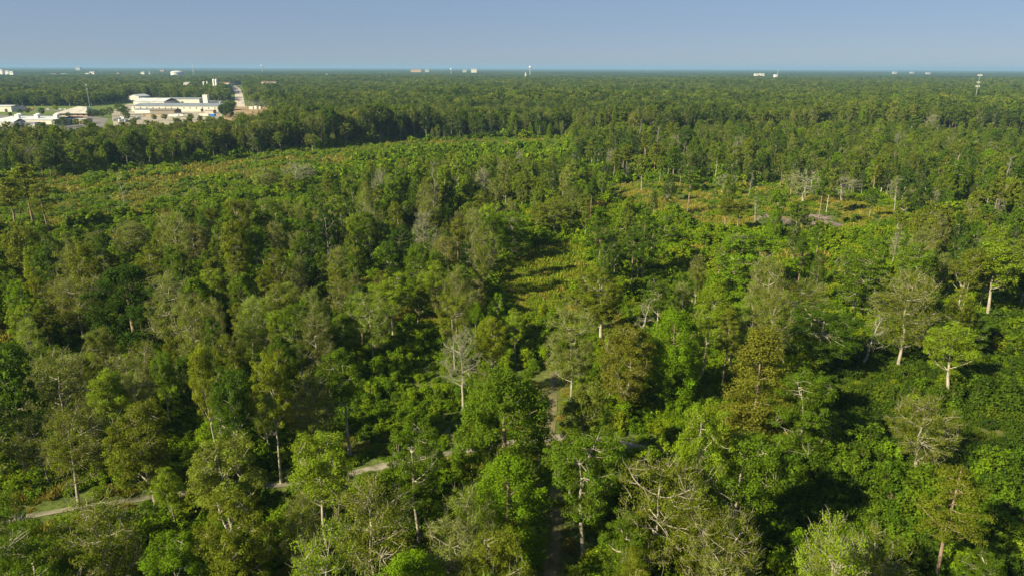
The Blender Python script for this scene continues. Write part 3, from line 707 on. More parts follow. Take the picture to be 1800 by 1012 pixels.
NW = np.where(D < 980, [NOMW[MIDK[a][0]] for a in mk], [{'cedar': 9}.get(fkeys[a][1], NOMW.get(fkeys[a][1], 9)) for a in fk])
S = np.stack([wF / NW, wF / NW, hF / 20], 1)
scatter('forest', 'closed forest stretching away behind the meadow, too many trees to count', np.stack([X, Y, 0 * X], 1), S, rng.uniform(0, 6.28, len(X)), I, fs, 'forest')
print('forest trees', len(X))
def canopy_z(X, Y):
    D = np.hypot(X, Y); k = np.clip((D - 3800) / 500, 0, 1)
    r = np.random.default_rng(3).random(X.shape)
    return 10 + 8 * k + (r - 0.5) * 9 + (vnoise(X, Y, 320, 41) - 0.5) * 9 + (vnoise(X, Y, 2100, 42) - 0.5) * 16 * np.clip(D / 9000, 0, 1)
def canopy_material():
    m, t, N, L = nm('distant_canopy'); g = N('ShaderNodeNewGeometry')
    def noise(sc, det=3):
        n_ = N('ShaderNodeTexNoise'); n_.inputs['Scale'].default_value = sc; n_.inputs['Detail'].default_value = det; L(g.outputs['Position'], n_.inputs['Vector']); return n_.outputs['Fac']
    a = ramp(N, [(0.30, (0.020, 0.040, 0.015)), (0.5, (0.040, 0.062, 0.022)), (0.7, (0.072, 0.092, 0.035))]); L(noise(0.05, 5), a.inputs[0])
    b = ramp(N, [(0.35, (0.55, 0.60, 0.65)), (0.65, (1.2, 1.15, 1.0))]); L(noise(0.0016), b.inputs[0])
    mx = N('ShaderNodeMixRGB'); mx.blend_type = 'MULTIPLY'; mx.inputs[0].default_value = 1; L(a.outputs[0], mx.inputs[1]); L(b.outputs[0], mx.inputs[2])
    p = N('ShaderNodeBsdfPrincipled'); p.inputs['Roughness'].default_value = 1; p.inputs['Specular IOR Level'].default_value = 0; L(mx.outputs[0], p.inputs['Base Color'])
    o = N('ShaderNodeOutputMaterial'); L(p.outputs[0], o.inputs[0]); return m
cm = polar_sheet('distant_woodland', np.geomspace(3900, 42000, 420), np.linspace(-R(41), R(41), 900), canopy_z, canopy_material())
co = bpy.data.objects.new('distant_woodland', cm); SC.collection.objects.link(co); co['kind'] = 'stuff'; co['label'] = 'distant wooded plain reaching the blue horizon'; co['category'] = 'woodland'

# ------------------------------------------------------------------ undergrowth
X, Y = ring(68, 720, lambda d_: 2.1 if d_ < 230 else (2.9 if d_ < 420 else 3.9), half=R(42)); gx, gy = proj(X, Y, 0 * X)
m = gy > np.interp(gx, EDGE_X, EDGE_Y) - 7
m &= ~inside(INDUS, gx, gy); m &= (gy < 1180)
de = seg_dist(EWs, X, Y); dn = seg_dist(NSs, X, Y)
m &= (de > 0.8 + 1.5 * rng.random(len(X))) & (dn > 0.35 + 1.8 * rng.random(len(X)))
X, Y, gx, gy, de, dn = [q[m] for q in (X, Y, gx, gy, de, dn)]; D = np.hypot(X, Y)
inM, inR, inG = inside(MEADOW, gx, gy), inside(CLEAR_R, gx, gy), inside(GRASS_C, gx, gy)
inT = inside(THICKET_G, gx, gy); inB = inside(BANK, gx, gy)
nz1 = vnoise(X, Y, 22, 51); nz2 = vnoise(X, Y, 9, 52); nz3 = vnoise(X, Y, 45, 53)
typ = np.zeros(len(X), int)      # 0 shrub 1 tall shrub 2 sage 3 straw 4 green grass
typ[(nz2 > 0.62)] = 1
u = rng.random(len(X))
typ[(nz1 > 0.70) & (u < 0.5) & ~inT] = 3
typ[inM] = np.select([(nz1[inM] * 0.75 + 0.4 * u[inM] > 0.50), (u[inM] < 0.16)], [3, 2], 0)
typ[inM & (nz2 < 0.40) & (typ == 0)] = 4
typ[inR] = np.select([(nz2[inR] * 0.7 + 0.5 * u[inR] > 0.52), (u[inR] < 0.15)], [3, 2], 0)
typ[inG] = np.where(u[inG] < 0.80, 4, 3)
typ[inT & (u < 0.85) & (typ < 2)] += 5
typ[(dn < 4.0)] = np.where(u[dn < 4.0] < 0.5, 3, 4)
sz = 0.60 + 0.80 * nz2 + rng.uniform(-0.25, 0.35, len(X))
sz *= np.where(D < 230, 1.0, np.where(D < 420, 1.25, 1.65)); sz[inM | inR] *= 0.68; sz[(dn < 5) | (de < 4.5)] *= 0.55; sz[(dn < 1.8) | (de < 1.6)] *= 0.65; sz[(de > 1.6) & (de < 4.5)] *= 1.1
sz[inT] *= 1.15; sz[inB] *= 0.8
thin = (inR & (u > 0.75)) | (inM & (u > 0.92)) | ((nz1 > 0.84) & (u > 0.6)) | ((nz3 < 0.16) & (u > 0.5))
pile = inside([(1325, 374), (1395, 374), (1400, 402), (1330, 402)], gx, gy) | inside([(1395, 378), (1470, 378), (1485, 402), (1420, 402)], gx, gy)
thin |= pile & (u > 0.12)
ok = ~thin
px_, py_ = gx, gy
# the shrubs that show largest stand as things
big = ok & ((typ < 2) | (typ > 4)) & (gx > 5) & (gx < 1795) & (gy > 40) & (gy < 1008) & (D < 330)
open_ = inT | inB | (de < 9) | (dn < 8) | inG
score = np.where(big & open_ & (sz > 1.25), sz ** 2 / D ** 2, 0); bi = np.argsort(-score)[:220]; bi = bi[score[bi] > 0]
isb = np.zeros(len(X), bool); isb[bi] = True
SCN = ['bright green', 'mid green', 'bright green', 'yellow green', 'pale green']
for i in bi:
    cn = SCN[rng.choice(5, p=[.42, .30, .13, .05, .10])] if typ[i] < 5 else ('deep green', 'mid green')[int(rng.integers(2))]; kd = 'tallshrub' if typ[i] in (1, 6) else 'shrub'; h = (3.6 if kd == 'tallshrub' else 2.2) * sz[i]
    spot = 'in the right thicket' if inT[i] else ('on the sunny bank' if inB[i] else ('beside the sandy track' if de[i] < 9 else ('beside the grassy track' if dn[i] < 8 else 'in the glade')))
    lab = uniq('%s %s %s, %%s percent across, %%s percent down' % (cn, 'tall shrub' if typ[i] in (1, 6) else 'rounded shrub', spot), float(gx[i]), float(gy[i]))
    tree_thing('shrub', kd, int(rng.integers(4)), 'near', X[i], Y[i], h, sz[i] * (3.0 if kd == 'tallshrub' else 3.6), cn, lab, 'shrubs of the undergrowth', cat='shrub', jit=rng.uniform(0.8, 1.2))
ok &= ~isb
us = []; ut = {}
for lod in ('near', 'mid', 'far'):
    for t_, (kd, mt) in enumerate((('shrub', M_UNDER), ('tallshrub', M_UNDER), ('shrub', M_SAGE), ('tuft', M_STRAW), ('tuft', M_GRASS), ('shrub', M_THICKET), ('tallshrub', M_THICKET))):
        for v in range(2): ut[(lod, t_, v)] = len(us); us.append(source(kd, v + 2, lod, mt))
lodn = np.where(D < 190, 0, np.where(D < 400, 1, 2)); LN = ['near', 'mid', 'far']
I = np.array([ut[(LN[a], b, c)] for a, b, c in zip(lodn, typ, rng.integers(0, 2, len(X)))])
S = np.stack([sz * rng.uniform(0.9, 1.2, len(X)), sz * rng.uniform(0.9, 1.2, len(X)), sz * rng.uniform(0.75, 1.2, len(X))], 1)
scatter('undergrowth', 'leafy undergrowth and tall grass covering the ground of the wood', np.stack([X, Y, ground_z(X, Y) - 0.1], 1)[ok], S[ok], rng.uniform(0, 6.28, ok.sum()), I[ok], us, 'undergrowth')
print('undergrowth', ok.sum(), 'shrubs', len(bi))

#BUILDINGS
# ------------------------------------------------------------------ buildings, towers and vehicles far off at the edge of the town
def plain(name, c, rough=0.7, spec=0.3, metal=0.0, var=0.06):
    m, t, N, L = nm(name); tc = N('ShaderNodeTexCoord'); nz = N('ShaderNodeTexNoise'); nz.inputs['Scale'].default_value = 0.35; nz.inputs['Detail'].default_value = 3
    L(tc.outputs['Object'], nz.inputs['Vector']); c = np.array(c); rp = ramp(N, [(0.3, tuple(c * (1 - var * 2))), (0.7, tuple(np.minimum(c * (1 + var), 0.95)))]); L(nz.outputs['Fac'], rp.inputs[0])
    p = N('ShaderNodeBsdfPrincipled'); p.inputs['Roughness'].default_value = rough; p.inputs['Specular IOR Level'].default_value = spec; p.inputs['Metallic'].default_value = metal
    L(rp.outputs[0], p.inputs['Base Color']); o = N('ShaderNodeOutputMaterial'); L(p.outputs[0], o.inputs[0]); return m
def ribbed(name, c0, c1, scale):
    """ribbed sheet metal: ribs in bump and a faint tone"""
    m, t, N, L = nm(name); tc = N('ShaderNodeTexCoord'); wv = N('ShaderNodeTexWave'); wv.inputs['Scale'].default_value = scale; wv.bands_direction = 'X'; wv.inputs['Distortion'].default_value = 0
    L(tc.outputs['Object'], wv.inputs['Vector']); nz = N('ShaderNodeTexNoise'); nz.inputs['Scale'].default_value = 0.12; nz.inputs['Detail'].default_value = 4; L(tc.outputs['Object'], nz.inputs['Vector'])
    rp = ramp(N, [(0.3, c0), (0.7, c1)]); L(nz.outputs['Fac'], rp.inputs[0]); bp = N('ShaderNodeBump'); bp.inputs['Strength'].default_value = 0.4; L(wv.outputs['Fac'], bp.inputs['Height'])
    p = N('ShaderNodeBsdfPrincipled'); p.inputs['Roughness'].default_value = 0.6; L(rp.outputs[0], p.inputs['Base Color']); L(bp.outputs[0], p.inputs['Normal'])
    o = N('ShaderNodeOutputMaterial'); L(p.outputs[0], o.inputs[0]); return m
WHITE = plain('white_paint', (0.62, 0.61, 0.58)); PALE = plain('dulled_white', (0.36, 0.36, 0.36)); CREAM = ribbed('cream_metal_wall', (0.50, 0.46, 0.39), (0.62, 0.58, 0.50), 0.5); GREYROOF = ribbed('grey_metal_roof', (0.13, 0.155, 0.18), (0.20, 0.225, 0.25), 0.5)  # PALE: white dulled so the farthest buildings look faint; also water tower stems
WHITEROOF = ribbed('white_metal_roof', (0.36, 0.38, 0.40), (0.52, 0.53, 0.54), 0.5); BRICK = plain('tan_brick', (0.42, 0.29, 0.19)); BROWN = plain('brown_wall', (0.25, 0.20, 0.16)); DARK = plain('dark_opening', (0.03, 0.03, 0.035))
RED = plain('red_paint', (0.45, 0.07, 0.04)); ORANGE = plain('orange_paint', (0.60, 0.30, 0.06)); BLUE = plain('blue_paint', (0.03, 0.16, 0.50)); TYRE = plain('rubber', (0.02, 0.02, 0.02)); GLASS = plain('window_glass', (0.05, 0.06, 0.07), 0.1, 0.6)
STEEL = plain('galvanised_steel', (0.24, 0.26, 0.26), 0.5); ASPH = noisy_mat('asphalt', (0.10, 0.095, 0.09), (0.17, 0.16, 0.15), 0.05, 0.95); GRAVEL = noisy_mat('gravel_yard', (0.20, 0.17, 0.13), (0.36, 0.32, 0.26), 0.05, 0.95)
LAWN = noisy_mat('mown_lawn', (0.060, 0.100, 0.010), (0.105, 0.135, 0.020), 0.03, 1.0); EARTH = noisy_mat('red_earth', (0.20, 0.14, 0.075), (0.32, 0.22, 0.13), 0.04, 1.0); TILE = plain('red_roof', (0.25, 0.13, 0.10)); TANROOF = ribbed('tan_roof', (0.30, 0.28, 0.25), (0.42, 0.39, 0.35), 0.4)
class MB:
    def __init__(s): s.V = []; s.F = []
    def quad(s, *p): n = len(s.V); s.V += [tuple(q) for q in p]; s.F.append(tuple(range(n, n + len(p)))); return s
    def box(s, x0, x1, y0, y1, z0, z1):
        n = len(s.V); s.V += [(x, y, z) for z in (z0, z1) for y in (y0, y1) for x in (x0, x1)]
        s.F += [tuple(n + i for i in f) for f in ((0, 2, 3, 1), (4, 5, 7, 6), (0, 1, 5, 4), (2, 6, 7, 3), (0, 4, 6, 2), (1, 3, 7, 5))]; return s
    def cyl(s, x, y, z0, z1, r0, r1=None, k=12):
        r1 = r0 if r1 is None else r1; n = len(s.V)
        for z, r in ((z0, r0), (z1, r1)): s.V += [(x + r * math.cos(a * 2 * math.pi / k), y + r * math.sin(a * 2 * math.pi / k), z) for a in range(k)]
        s.F += [(n + i, n + (i + 1) % k, n + k + (i + 1) % k, n + k + i) for i in range(k)] + [tuple(n + i for i in reversed(range(k))), tuple(n + k + i for i in range(k))]; return s
    def gable(s, x0, x1, y0, y1, z0, z1, over=0.5, th=0.25, along='x'):
        """pitched roof with eaves and thickness"""
        x0 -= over; x1 += over; y0 -= over; y1 += over; n = len(s.V)
        if along == 'x': ym = (y0 + y1) / 2; pr = [(y0, z0), (ym, z1), (y1, z0), (y1, z0 - th), (ym, z1 - th), (y0, z0 - th)]; s.V += [(x, y, z) for x in (x0, x1) for y, z in pr]
        else: xm = (x0 + x1) / 2; pr = [(x0, z0), (xm, z1), (x1, z0), (x1, z0 - th), (xm, z1 - th), (x0, z0 - th)]; s.V += [(x, y, z) for y in (y0, y1) for x, z in pr]
        for i in range(6): j = (i + 1) % 6; s.F.append((n + i, n + j, n + 6 + j, n + 6 + i))
        s.F += [tuple(n + i for i in range(6)), tuple(n + 6 + i for i in reversed(range(6)))]; return s
    def lathe(s, prof, k=16, x=0, y=0):
        n = len(s.V); s.V += [(x + r * math.cos(a * 2 * math.pi / k), y + r * math.sin(a * 2 * math.pi / k), z) for r, z in prof for a in range(k)]
        for p in range(len(prof) - 1): s.F += [(n + p * k + i, n + p * k + (i + 1) % k, n + (p + 1) * k + (i + 1) % k, n + (p + 1) * k + i) for i in range(k)]
        return s
    def bar(s, a, b, r):
        V, Fq = tube([a, b], [r, r], 4); n = len(s.V); s.V += [tuple(v) for v in V]; s.F += [tuple(int(i) + n for i in f) for f in Fq]; return s
    def build(s, name, mat, parent):
        me = bpy.data.meshes.new(name); me.from_pydata(s.V, [], s.F); me.materials.append(mat); me.update()
        o = bpy.data.objects.new(name, me); SC.collection.objects.link(o); o.parent = parent; return o
def root(name, label, cat, x, y, z=0, rz=0, group=None):
    o = bpy.data.objects.new(name, None); o.location = (x, y, z); o.rotation_euler = (0, 0, rz); SC.collection.objects.link(o); o['label'] = label; o['category'] = cat
    if group: o['group'] = group
    return o
def flat(name, pts, mat, z, kind=True):
    V = [(*at(*p), z) for p in pts]; me = bpy.data.meshes.new(name); me.from_pydata(V, [], [tuple(range(len(V)))]); me.materials.append(mat); setting(name, me)
flat('lawn', [(-60, 176), (140, 181), (235, 178), (405, 181), (470, 196), (470, 232), (380, 248), (200, 260), (100, 266), (-60, 271)], LAWN, 0.05)
flat('gravel_yard', [(195, 196), (225, 183), (392, 183), (392, 199), (385, 216), (200, 222)], GRAVEL, 0.10)
flat('parking_lot', [(-60, 200), (20, 203), (150, 204), (190, 208), (180, 226), (-60, 240)], ASPH, 0.104)
flat('street', [(-60, 191), (60, 193.4), (190, 194.6), (225, 193.4), (225, 194.6), (190, 196.2), (60, 195.6), (-60, 193.8)], ASPH, 0.108)
flat('bare_earth', [(425, 186), (470, 190), (482, 200), (440, 208), (395, 214), (392, 196)], EARTH, 0.10)
flat('avenue', [(405, 151.5), (416, 151.5), (423, 158), (427, 168), (431, 188), (412, 188), (413, 175), (413, 163), (409, 156)], noisy_mat('brightened_avenue', (0.34, 0.29, 0.24), (0.50, 0.44, 0.37), 0.02, 0.95), 0.14)  # road colour brightened to make up for the shade of the trees
def width_at(px0, px1, y): return (at_dist(px1, 180, y)[0] - at_dist(px0, 180, y)[0])
def hall(name, label, px0, px1, pyb, h, deep, roof, wall, ridge=1.5, along='x', doors=0, win=0, vents=0, z0=0.0, group=None, roofh=None):
    """a long hall: walls, pitched roof, doors, windows and roof vents; its front foot is seen at pyb"""
    x0, y = at((px0 + px1) / 2, pyb); xa = at_dist(px0, pyb, y)[0]; xb = at_dist(px1, pyb, y)[0]; W_ = xb - xa
    r = root(name, label, 'building', (xa + xb) / 2, y, z0, group=group)
    MB().box(-W_ / 2, W_ / 2, 0, deep, 0, h).build('wall', wall, r)
    MB().gable(-W_ / 2, W_ / 2, 0, deep, h + 0.26, h + ridge + 0.26, along=along).build('roof', roof, r)
    if along == 'y':
        MB().quad((-W_ / 2, 0.01, h), (W_ / 2, 0.01, h), (0, 0.01, h + ridge - 0.05)).build('gable', wall, r)
    for k in range(doors):
        cx0 = -W_ / 2 + W_ * (k + 0.6) / (doors + 0.2); dw = min(4.0, W_ / doors * 0.3); d_ = MB().box(cx0 - dw / 2, cx0 + dw / 2, -0.08, -0.01, 0.02, min(4.2, h * 0.7)).build('door', DARK, r)
    for k in range(win):
        cx0 = -W_ / 2 + W_ * (k + 0.5) / win; MB().box(cx0 - 0.8, cx0 + 0.8, -0.07, -0.01, h * 0.55, h * 0.8).build('window', GLASS, r)
    for k in range(vents):
        cx0 = -W_ / 2 + W_ * (k + 0.5) / vents; yy = deep * (0.25 if k % 2 else 0.62); MB().box(cx0 - 2.2, cx0 + 2.2, yy - 2, yy + 2, h + ridge * 0.4, h + ridge + 3.2).build('roof_vent', WHITE, r)
    return r, W_
hall('factory', 'long cream factory with a blue grey metal roof, largest building left of the avenue', 232, 384, 196.5, 8, 62, GREYROOF, CREAM, 3, doors=3, win=14)
hall('warehouse', 'cream warehouse with a grey roof standing behind the long factory', 291, 351, 183, 8.5, 40, GREYROOF, CREAM, 2, doors=1)
hall('warehouse', 'low white roofed warehouse behind the left end of the long factory', 235, 289, 185, 6, 55, WHITEROOF, CREAM, 5, doors=1)
hall('warehouse', 'white gabled shed farthest left behind the factory', 225, 245, 176.5, 7, 45, WHITEROOF, WHITE, 4, along='y')
hall('shed', 'small white lean-to shed in front of the left end of the factory', 237, 266, 199, 5, 14, GREYROOF, WHITE, 1)
hall('shed', 'brown open shed with a dull roof in front of the factory', 264, 307, 201.5, 5.5, 22, plain('brown_roof', (0.17, 0.15, 0.13)), BROWN, 2)
hall('shed', 'low red brown shed along the front yard of the factory', 252, 318, 205, 3.2, 8, plain('dull_roof', (0.22, 0.2, 0.18)), BRICK, 0.8)
hall('shed', 'small pinkish shed at the right end of the factory yard', 360, 375, 200, 4.2, 12, TANROOF, plain('pink_wall', (0.5, 0.4, 0.34)), 1)
hall('annex', 'low white annex beyond the right end of the factory', 366, 387, 187, 7.5, 18, WHITEROOF, WHITE, 0.6)
x, y = at(362, 187.5); r = root('loading_tower', 'tall plain white block rising above the factory roof', 'tower', x, y); MB().box(-4, 4, 0, 8, 0, 19).build('wall', WHITE, r); MB().box(-4.3, 4.3, -0.3, 8.3, 19.003, 19.5).build('roof', WHITE, r)
r, W_ = hall('warehouse', 'long low building with six white roof units at the far left', -6, 97, 222, 7, 55, WHITEROOF, CREAM, 2, doors=3, vents=6)
hall('warehouse', 'white gabled building cut by the left edge of the photo', -40, 26, 223.5, 5.5, 20, WHITEROOF, WHITE, 3, doors=2)
hall('shed', 'white shed under the trees in front of the long low building', 44, 62, 225, 5, 12, GREYROOF, WHITE, 0.8)
hall('shop', 'tan shop with a red and orange front and two dark doors', 127, 148, 219, 5.5, 18, TANROOF, plain('tan_wall', (0.52, 0.38, 0.22)), 0.6, doors=2)
hall('workshop', 'tan workshop with a dark doorway near the left edge', -14, 21, 197, 8, 24, WHITEROOF, CREAM, 1.2, doors=2)
hall('workshop', 'small tan building right of the workshop near the left edge', 24, 37, 195.5, 6, 14, TANROOF, CREAM, 0.8)
x, y = at(127, 205); r = root('church_hall', 'tan brick building under a big pale hipped roof', 'building', x, y)
MB().box(-21, 21, 0, 30, 0, 4).build('wall', BRICK, r)
rf = MB(); a_, b_, c_, d_ = (-23, -2, 4.02), (23, -2, 4.02), (23, 32, 4.02), (-23, 32, 4.02); e_, f_ = (2, 15, 13), (13, 15, 12)
rf.quad(a_, b_, f_, e_).quad(b_, c_, f_).quad(c_, d_, e_, f_).quad(d_, a_, e_).quad(d_, c_, b_, a_); rf.build('roof', TANROOF, r)
for k in range(5): MB().box(-17 + 8 * k, -15 + 8 * k, -0.08, -0.01, 1, 3).build('window', GLASS, r)
def van(px, py, mat, label, rz, cat='van', name='parked_van', L_=6.0, Wd=2.1, Hh=2.4, group='vehicles parked around the factory'):
    x, y = at(px, py); r = root(name, label, cat, x, y, 0.12, rz, group); b = MB(); hl = L_ / 2
    prof = [(-hl, 0.4), (hl, 0.4), (hl, Hh * 0.52), (hl - L_ * 0.12, Hh * 0.56), (hl - L_ * 0.24, Hh), (-hl, Hh)] if name != 'trailer' else [(-hl, 0.9), (hl, 0.9), (hl, Hh), (-hl, Hh)]
    n = len(prof); b.V = [(px_, s * Wd / 2, z) for s in (-1, 1) for px_, z in prof]; b.F = [tuple(range(n)), tuple(reversed(range(n, 2 * n)))] + [(i, i + n, (i + 1) % n + n, (i + 1) % n) for i in range(n)]
    b.build('body', mat, r)
    if name != 'trailer': g = MB().quad((hl - L_ * 0.125, -Wd * .44, Hh * 0.60), (hl - L_ * 0.125, Wd * .44, Hh * 0.60), (hl - L_ * 0.215, Wd * .44, Hh * 0.93), (hl - L_ * 0.215, -Wd * .44, Hh * 0.93)); g.V = [(a + 0.03, b2, c2) for a, b2, c2 in g.V]; g.build('windscreen', GLASS, r)
    for sx in (-0.32, 0.32):
        for sy in (-1, 1):
            w_ = MB(); k = 10; n = 0
            for yy in (sy * Wd / 2 - 0.12, sy * Wd / 2 + 0.12): w_.V += [(sx * L_ + 0.42 * math.cos(a * 2 * math.pi / k), yy, 0.42 + 0.42 * math.sin(a * 2 * math.pi / k)) for a in range(k)]
            w_.F = [(i, (i + 1) % k, (i + 1) % k + k, i + k) for i in range(k)] + [tuple(range(k)), tuple(range(k, 2 * k))]; w_.build('wheel', TYRE, r)
    return r
for k, (px, py) in enumerate([(206, 213), (211, 212), (216, 214.5), (221, 213), (226, 215.5), (222, 210.5), (232, 214), (236, 211.5), (243, 210), (216, 209)]):
    van(px, py, (WHITE, STEEL, WHITE)[k % 3], '%s truck in the yard left of the factory, %s' % (('white', 'grey', 'white')[k % 3], ('leftmost', 'second from left', 'third from left', 'below the middle', 'lowest', 'in the middle', 'right of the middle', 'upper right', 'rightmost', 'uppermost')[k]), 0.6 + 0.12 * k, 'truck', 'parked_truck', 9, 2.5, 3.2)
van(306, 206.5, WHITE, 'white trailer in front of the brown shed', 0.05, 'trailer', 'trailer', 13, 2.6, 3.8); van(316, 206, WHITE, 'white trailer right of the other trailer', 0.1, 'trailer', 'trailer', 11, 2.6, 3.8)
van(359, 205.5, CREAM, 'long cream trailer beside the blue container', 0.0, 'trailer', 'trailer', 13, 2.6, 4)
van(52, 194.3, ORANGE, 'tan trailer by the lawn at left', 0.0, 'trailer', 'trailer', 12, 2.6, 3.4)
x, y = at(372, 205); r = root('shipping_container', 'blue shipping container with a pale lid in the factory yard', 'container', x, y, 0.12); MB().box(-4, 4, 0, 5, 0, 3.4).build('body', BLUE, r); MB().box(-4.2, 4.2, -0.2, 5.2, 3.403, 3.7).build('lid', WHITE, r)
for px, mat, lab in ((76, WHITE, 'white car left of the pair beyond the lawn'), (85, WHITE, 'white car right of the pair beyond the lawn'), (107, WHITE, 'white car behind the hipped roof'), (115, WHITE, 'pale van behind the hipped roof'), (126, ORANGE, 'orange truck behind the hipped roof'), (189, WHITE, 'white van beside the street')):
    van(px, 193.6, mat, lab, 0.1, 'car', 'parked_car', 5, 1.9, 1.7)
for k, (px, py, mat, nm2) in enumerate([(414.5, 156, WHITE, 'white'), (418, 158, RED, 'red'), (420, 161, WHITE, 'white'), (417, 163, STEEL, 'grey'), (421, 167, WHITE, 'white'), (424, 172, STEEL, 'grey'), (419, 178, RED, 'red'), (426, 182, WHITE, 'white')]):
    van(px, py, mat, '%s car on the long avenue, %s from its far end' % (nm2, ('first', 'second', 'third', 'fourth', 'fifth', 'sixth', 'seventh', 'eighth')[k]), 1.6, 'car', 'parked_car', 5, 1.9, 1.7, 'cars on the avenue')
# substation beside the avenue
x, y = at(450, 192); r = root('substation', 'small electric substation with grey frames and cabinets right of the avenue', 'substation', x, y)
f = MB()
for i in range(4):
    f.bar((-14 + 9 * i, 0, 0), (-14 + 9 * i, 0, 10), 0.22); f.bar((-14 + 9 * i, 9, 0), (-14 + 9 * i, 9, 12), 0.22); f.bar((-14 + 9 * i, 0, 9), (-14 + 9 * i, 9, 11), 0.18)
f.bar((-14, 0, 9.5), (13, 0, 9.5), 0.2); f.bar((-14, 9, 11.5), (13, 9, 11.5), 0.2); f.build('frame', STEEL, r)
for i, (a_, b_) in enumerate(((-9, -3), (-1, 3), (6, 9))): MB().box(a_, b_, -6 + i, -1 + i, 0, 4 + i % 2).build('cabinet', WHITE, r)
def pole(name, label, px, pyt, y, r0, mat, cat, zf=0.0, lattice=False, arms=()):
    x = at_dist(px, pyt, y)[0]; zt = at_dist(px, pyt, y)[2]; r = root(name, label, cat, x, y)
    if lattice:
        b = MB(); hw = r0
        for sx, sy in ((-1, -1), (1, -1), (0, 1)): b.bar((sx * hw, sy * hw, 0), (sx * hw * .35, sy * hw * .35, zt), 0.22)
        z = 0; k = 0
        while z < zt - 5: s0 = 1 - .65 * z / zt; s1 = 1 - .65 * (z + 5) / zt; b.bar((-hw * s0, -hw * s0, z), (hw * s1, -hw * s1, z + 5), 0.13); b.bar((hw * s0, -hw * s0, z), (-hw * s1, -hw * s1, z + 5), 0.13); z += 5
        b.build('lattice_frame', mat, r)
    else: MB().cyl(0, 0, 0, zt, r0, r0 * 0.5, 10).build('pole', mat, r)
    for z, rad, n_ in arms:
        a = MB(); a.bar((-rad, 0, z), (rad, 0, z), 0.2); a.bar((0, -rad, z), (0, rad, z), 0.2)
        for q in range(n_): an = q * 2 * math.pi / n_; a.box(rad * math.cos(an) - 0.16, rad * math.cos(an) + 0.16, rad * math.sin(an) - 0.16, rad * math.sin(an) + 0.16, z - 1.1, z + 1.1)
        a.build('antenna', WHITE, r)
    return r
zt = at_dist(1723, 131, 1120)[2]
pole('antenna_tower', 'white mobile phone mast with three antenna rings rising from the forest at far right', 1723, 131, 1120, 0.6, STEEL, 'mast', arms=((zt - 1.5, 2.8, 9), (zt - 12, 2.0, 6), (zt - 18, 2.6, 9)))
pole('utility_mast', 'slim grey steel pole behind the hipped roof at left', 151, 149, 1120, 0.5, STEEL, 'mast', arms=((38, 1.2, 3), (31, 1.0, 3)))
for px, pyt, yy, lab in ((43, 109, 6000, 'faint lattice mast on the horizon at far left'), (142, 119, 4600, 'thin lattice mast beside the pale town buildings'), (338, 112, 4200, 'tall lattice mast with a white head above the pale dome'), (367, 106, 6500, 'faint needle mast right of the white headed one'), (294, 117, 5200, 'small mast left of the pale dome'), (1368, 122, 5200, 'thin white mast on the horizon right of centre')):
    pole('radio_mast', lab, px, pyt, yy, 3.2, WHITE if px > 1000 or px == 338 else STEEL, 'mast', lattice=True, arms=((at_dist(px, pyt, yy)[2] - 6, 4.5 if px == 338 else 2.2, 4),))
def water_tower(label, px, pyt, y, rad, group='water towers on the horizon'):
    x, _, zt = at_dist(px, pyt, y); rad *= 0.85; r = root('water_tower', label, 'water tower', x, y, group=group)
    MB().lathe([(0.01, zt)] + [(rad * math.sin(a), zt - rad * .85 * (1 - math.cos(a))) for a in np.linspace(0.2, 2.6, 10)], 18).build('tank', WHITE, r); MB().cyl(0, 0, 0, zt - rad * 1.5, rad * .32, rad * .26).build('stem', PALE, r)
water_tower('white ball water tower on the horizon near the middle', 932, 116.5, 5200, 11); water_tower('slim white water tower left of the ball shaped one', 793, 120.5, 5600, 9); water_tower('white water tower above the forest right of the pale dome', 460, 114.5, 6800, 11)
for px, lab in ((375, 'white silo, left one of the tall pair'), (379.5, 'white silo, right one of the tall pair')):
    x, _, zt = at_dist(px, 139, 1780); r = root('silo', lab, 'silo', x, 1780, group='pair of white silos'); MB().cyl(0, 0, 0, zt - 2, 2.9, 2.9, 18).build('shell', WHITE, r); MB().lathe([(2.9, zt - 2), (1.9, zt - .8), (0.01, zt)], 18).build('cap', WHITE, r)
for px, w_, lab in ((358, 4.2, 'squat white tank left of the silo pair'), (364, 3.0, 'smaller squat white tank beside the silo pair')):
    w_ *= 0.62; x, _, zt = at_dist(px, 144, 1850); r = root('storage_tank', lab, 'tank', x, 1850); MB().cyl(0, 0, 0, zt, w_, w_, 16).build('shell', WHITE, r); MB().lathe([(w_, zt + .003), (0.01, zt + 1.2)], 16).build('cap', WHITE, r)
def far_block(label, px0, px1, pyt, pyb, y, mat, deep=30, roof=None, name='town_building', floors=3):
    """a building of the town seen above the tree tops: pyt its top, pyb where the trees hide it"""
    xa, xb = at_dist(px0, pyt, y)[0], at_dist(px1, pyt, y)[0]; zt = at_dist((px0 + px1) / 2, pyt, y)[2]; W_ = xb - xa; r = root(name, label, 'building', (xa + xb) / 2, y)
    MB().box(-W_ / 2, W_ / 2, 0, deep, 0, zt - 1).build('wall', mat, r)
    MB().gable(-W_ / 2, W_ / 2, 0, deep, zt - 0.7, zt + 0.6, over=0.8).build('roof', roof or WHITEROOF, r)
    n_ = max(2, int(W_ / 14))
    for i in range(n_): MB().box(-W_ / 2 + W_ * (i + .3) / n_, -W_ / 2 + W_ * (i + .7) / n_, -0.1, -0.01, zt - 8, zt - 5).build('window', GLASS, r)
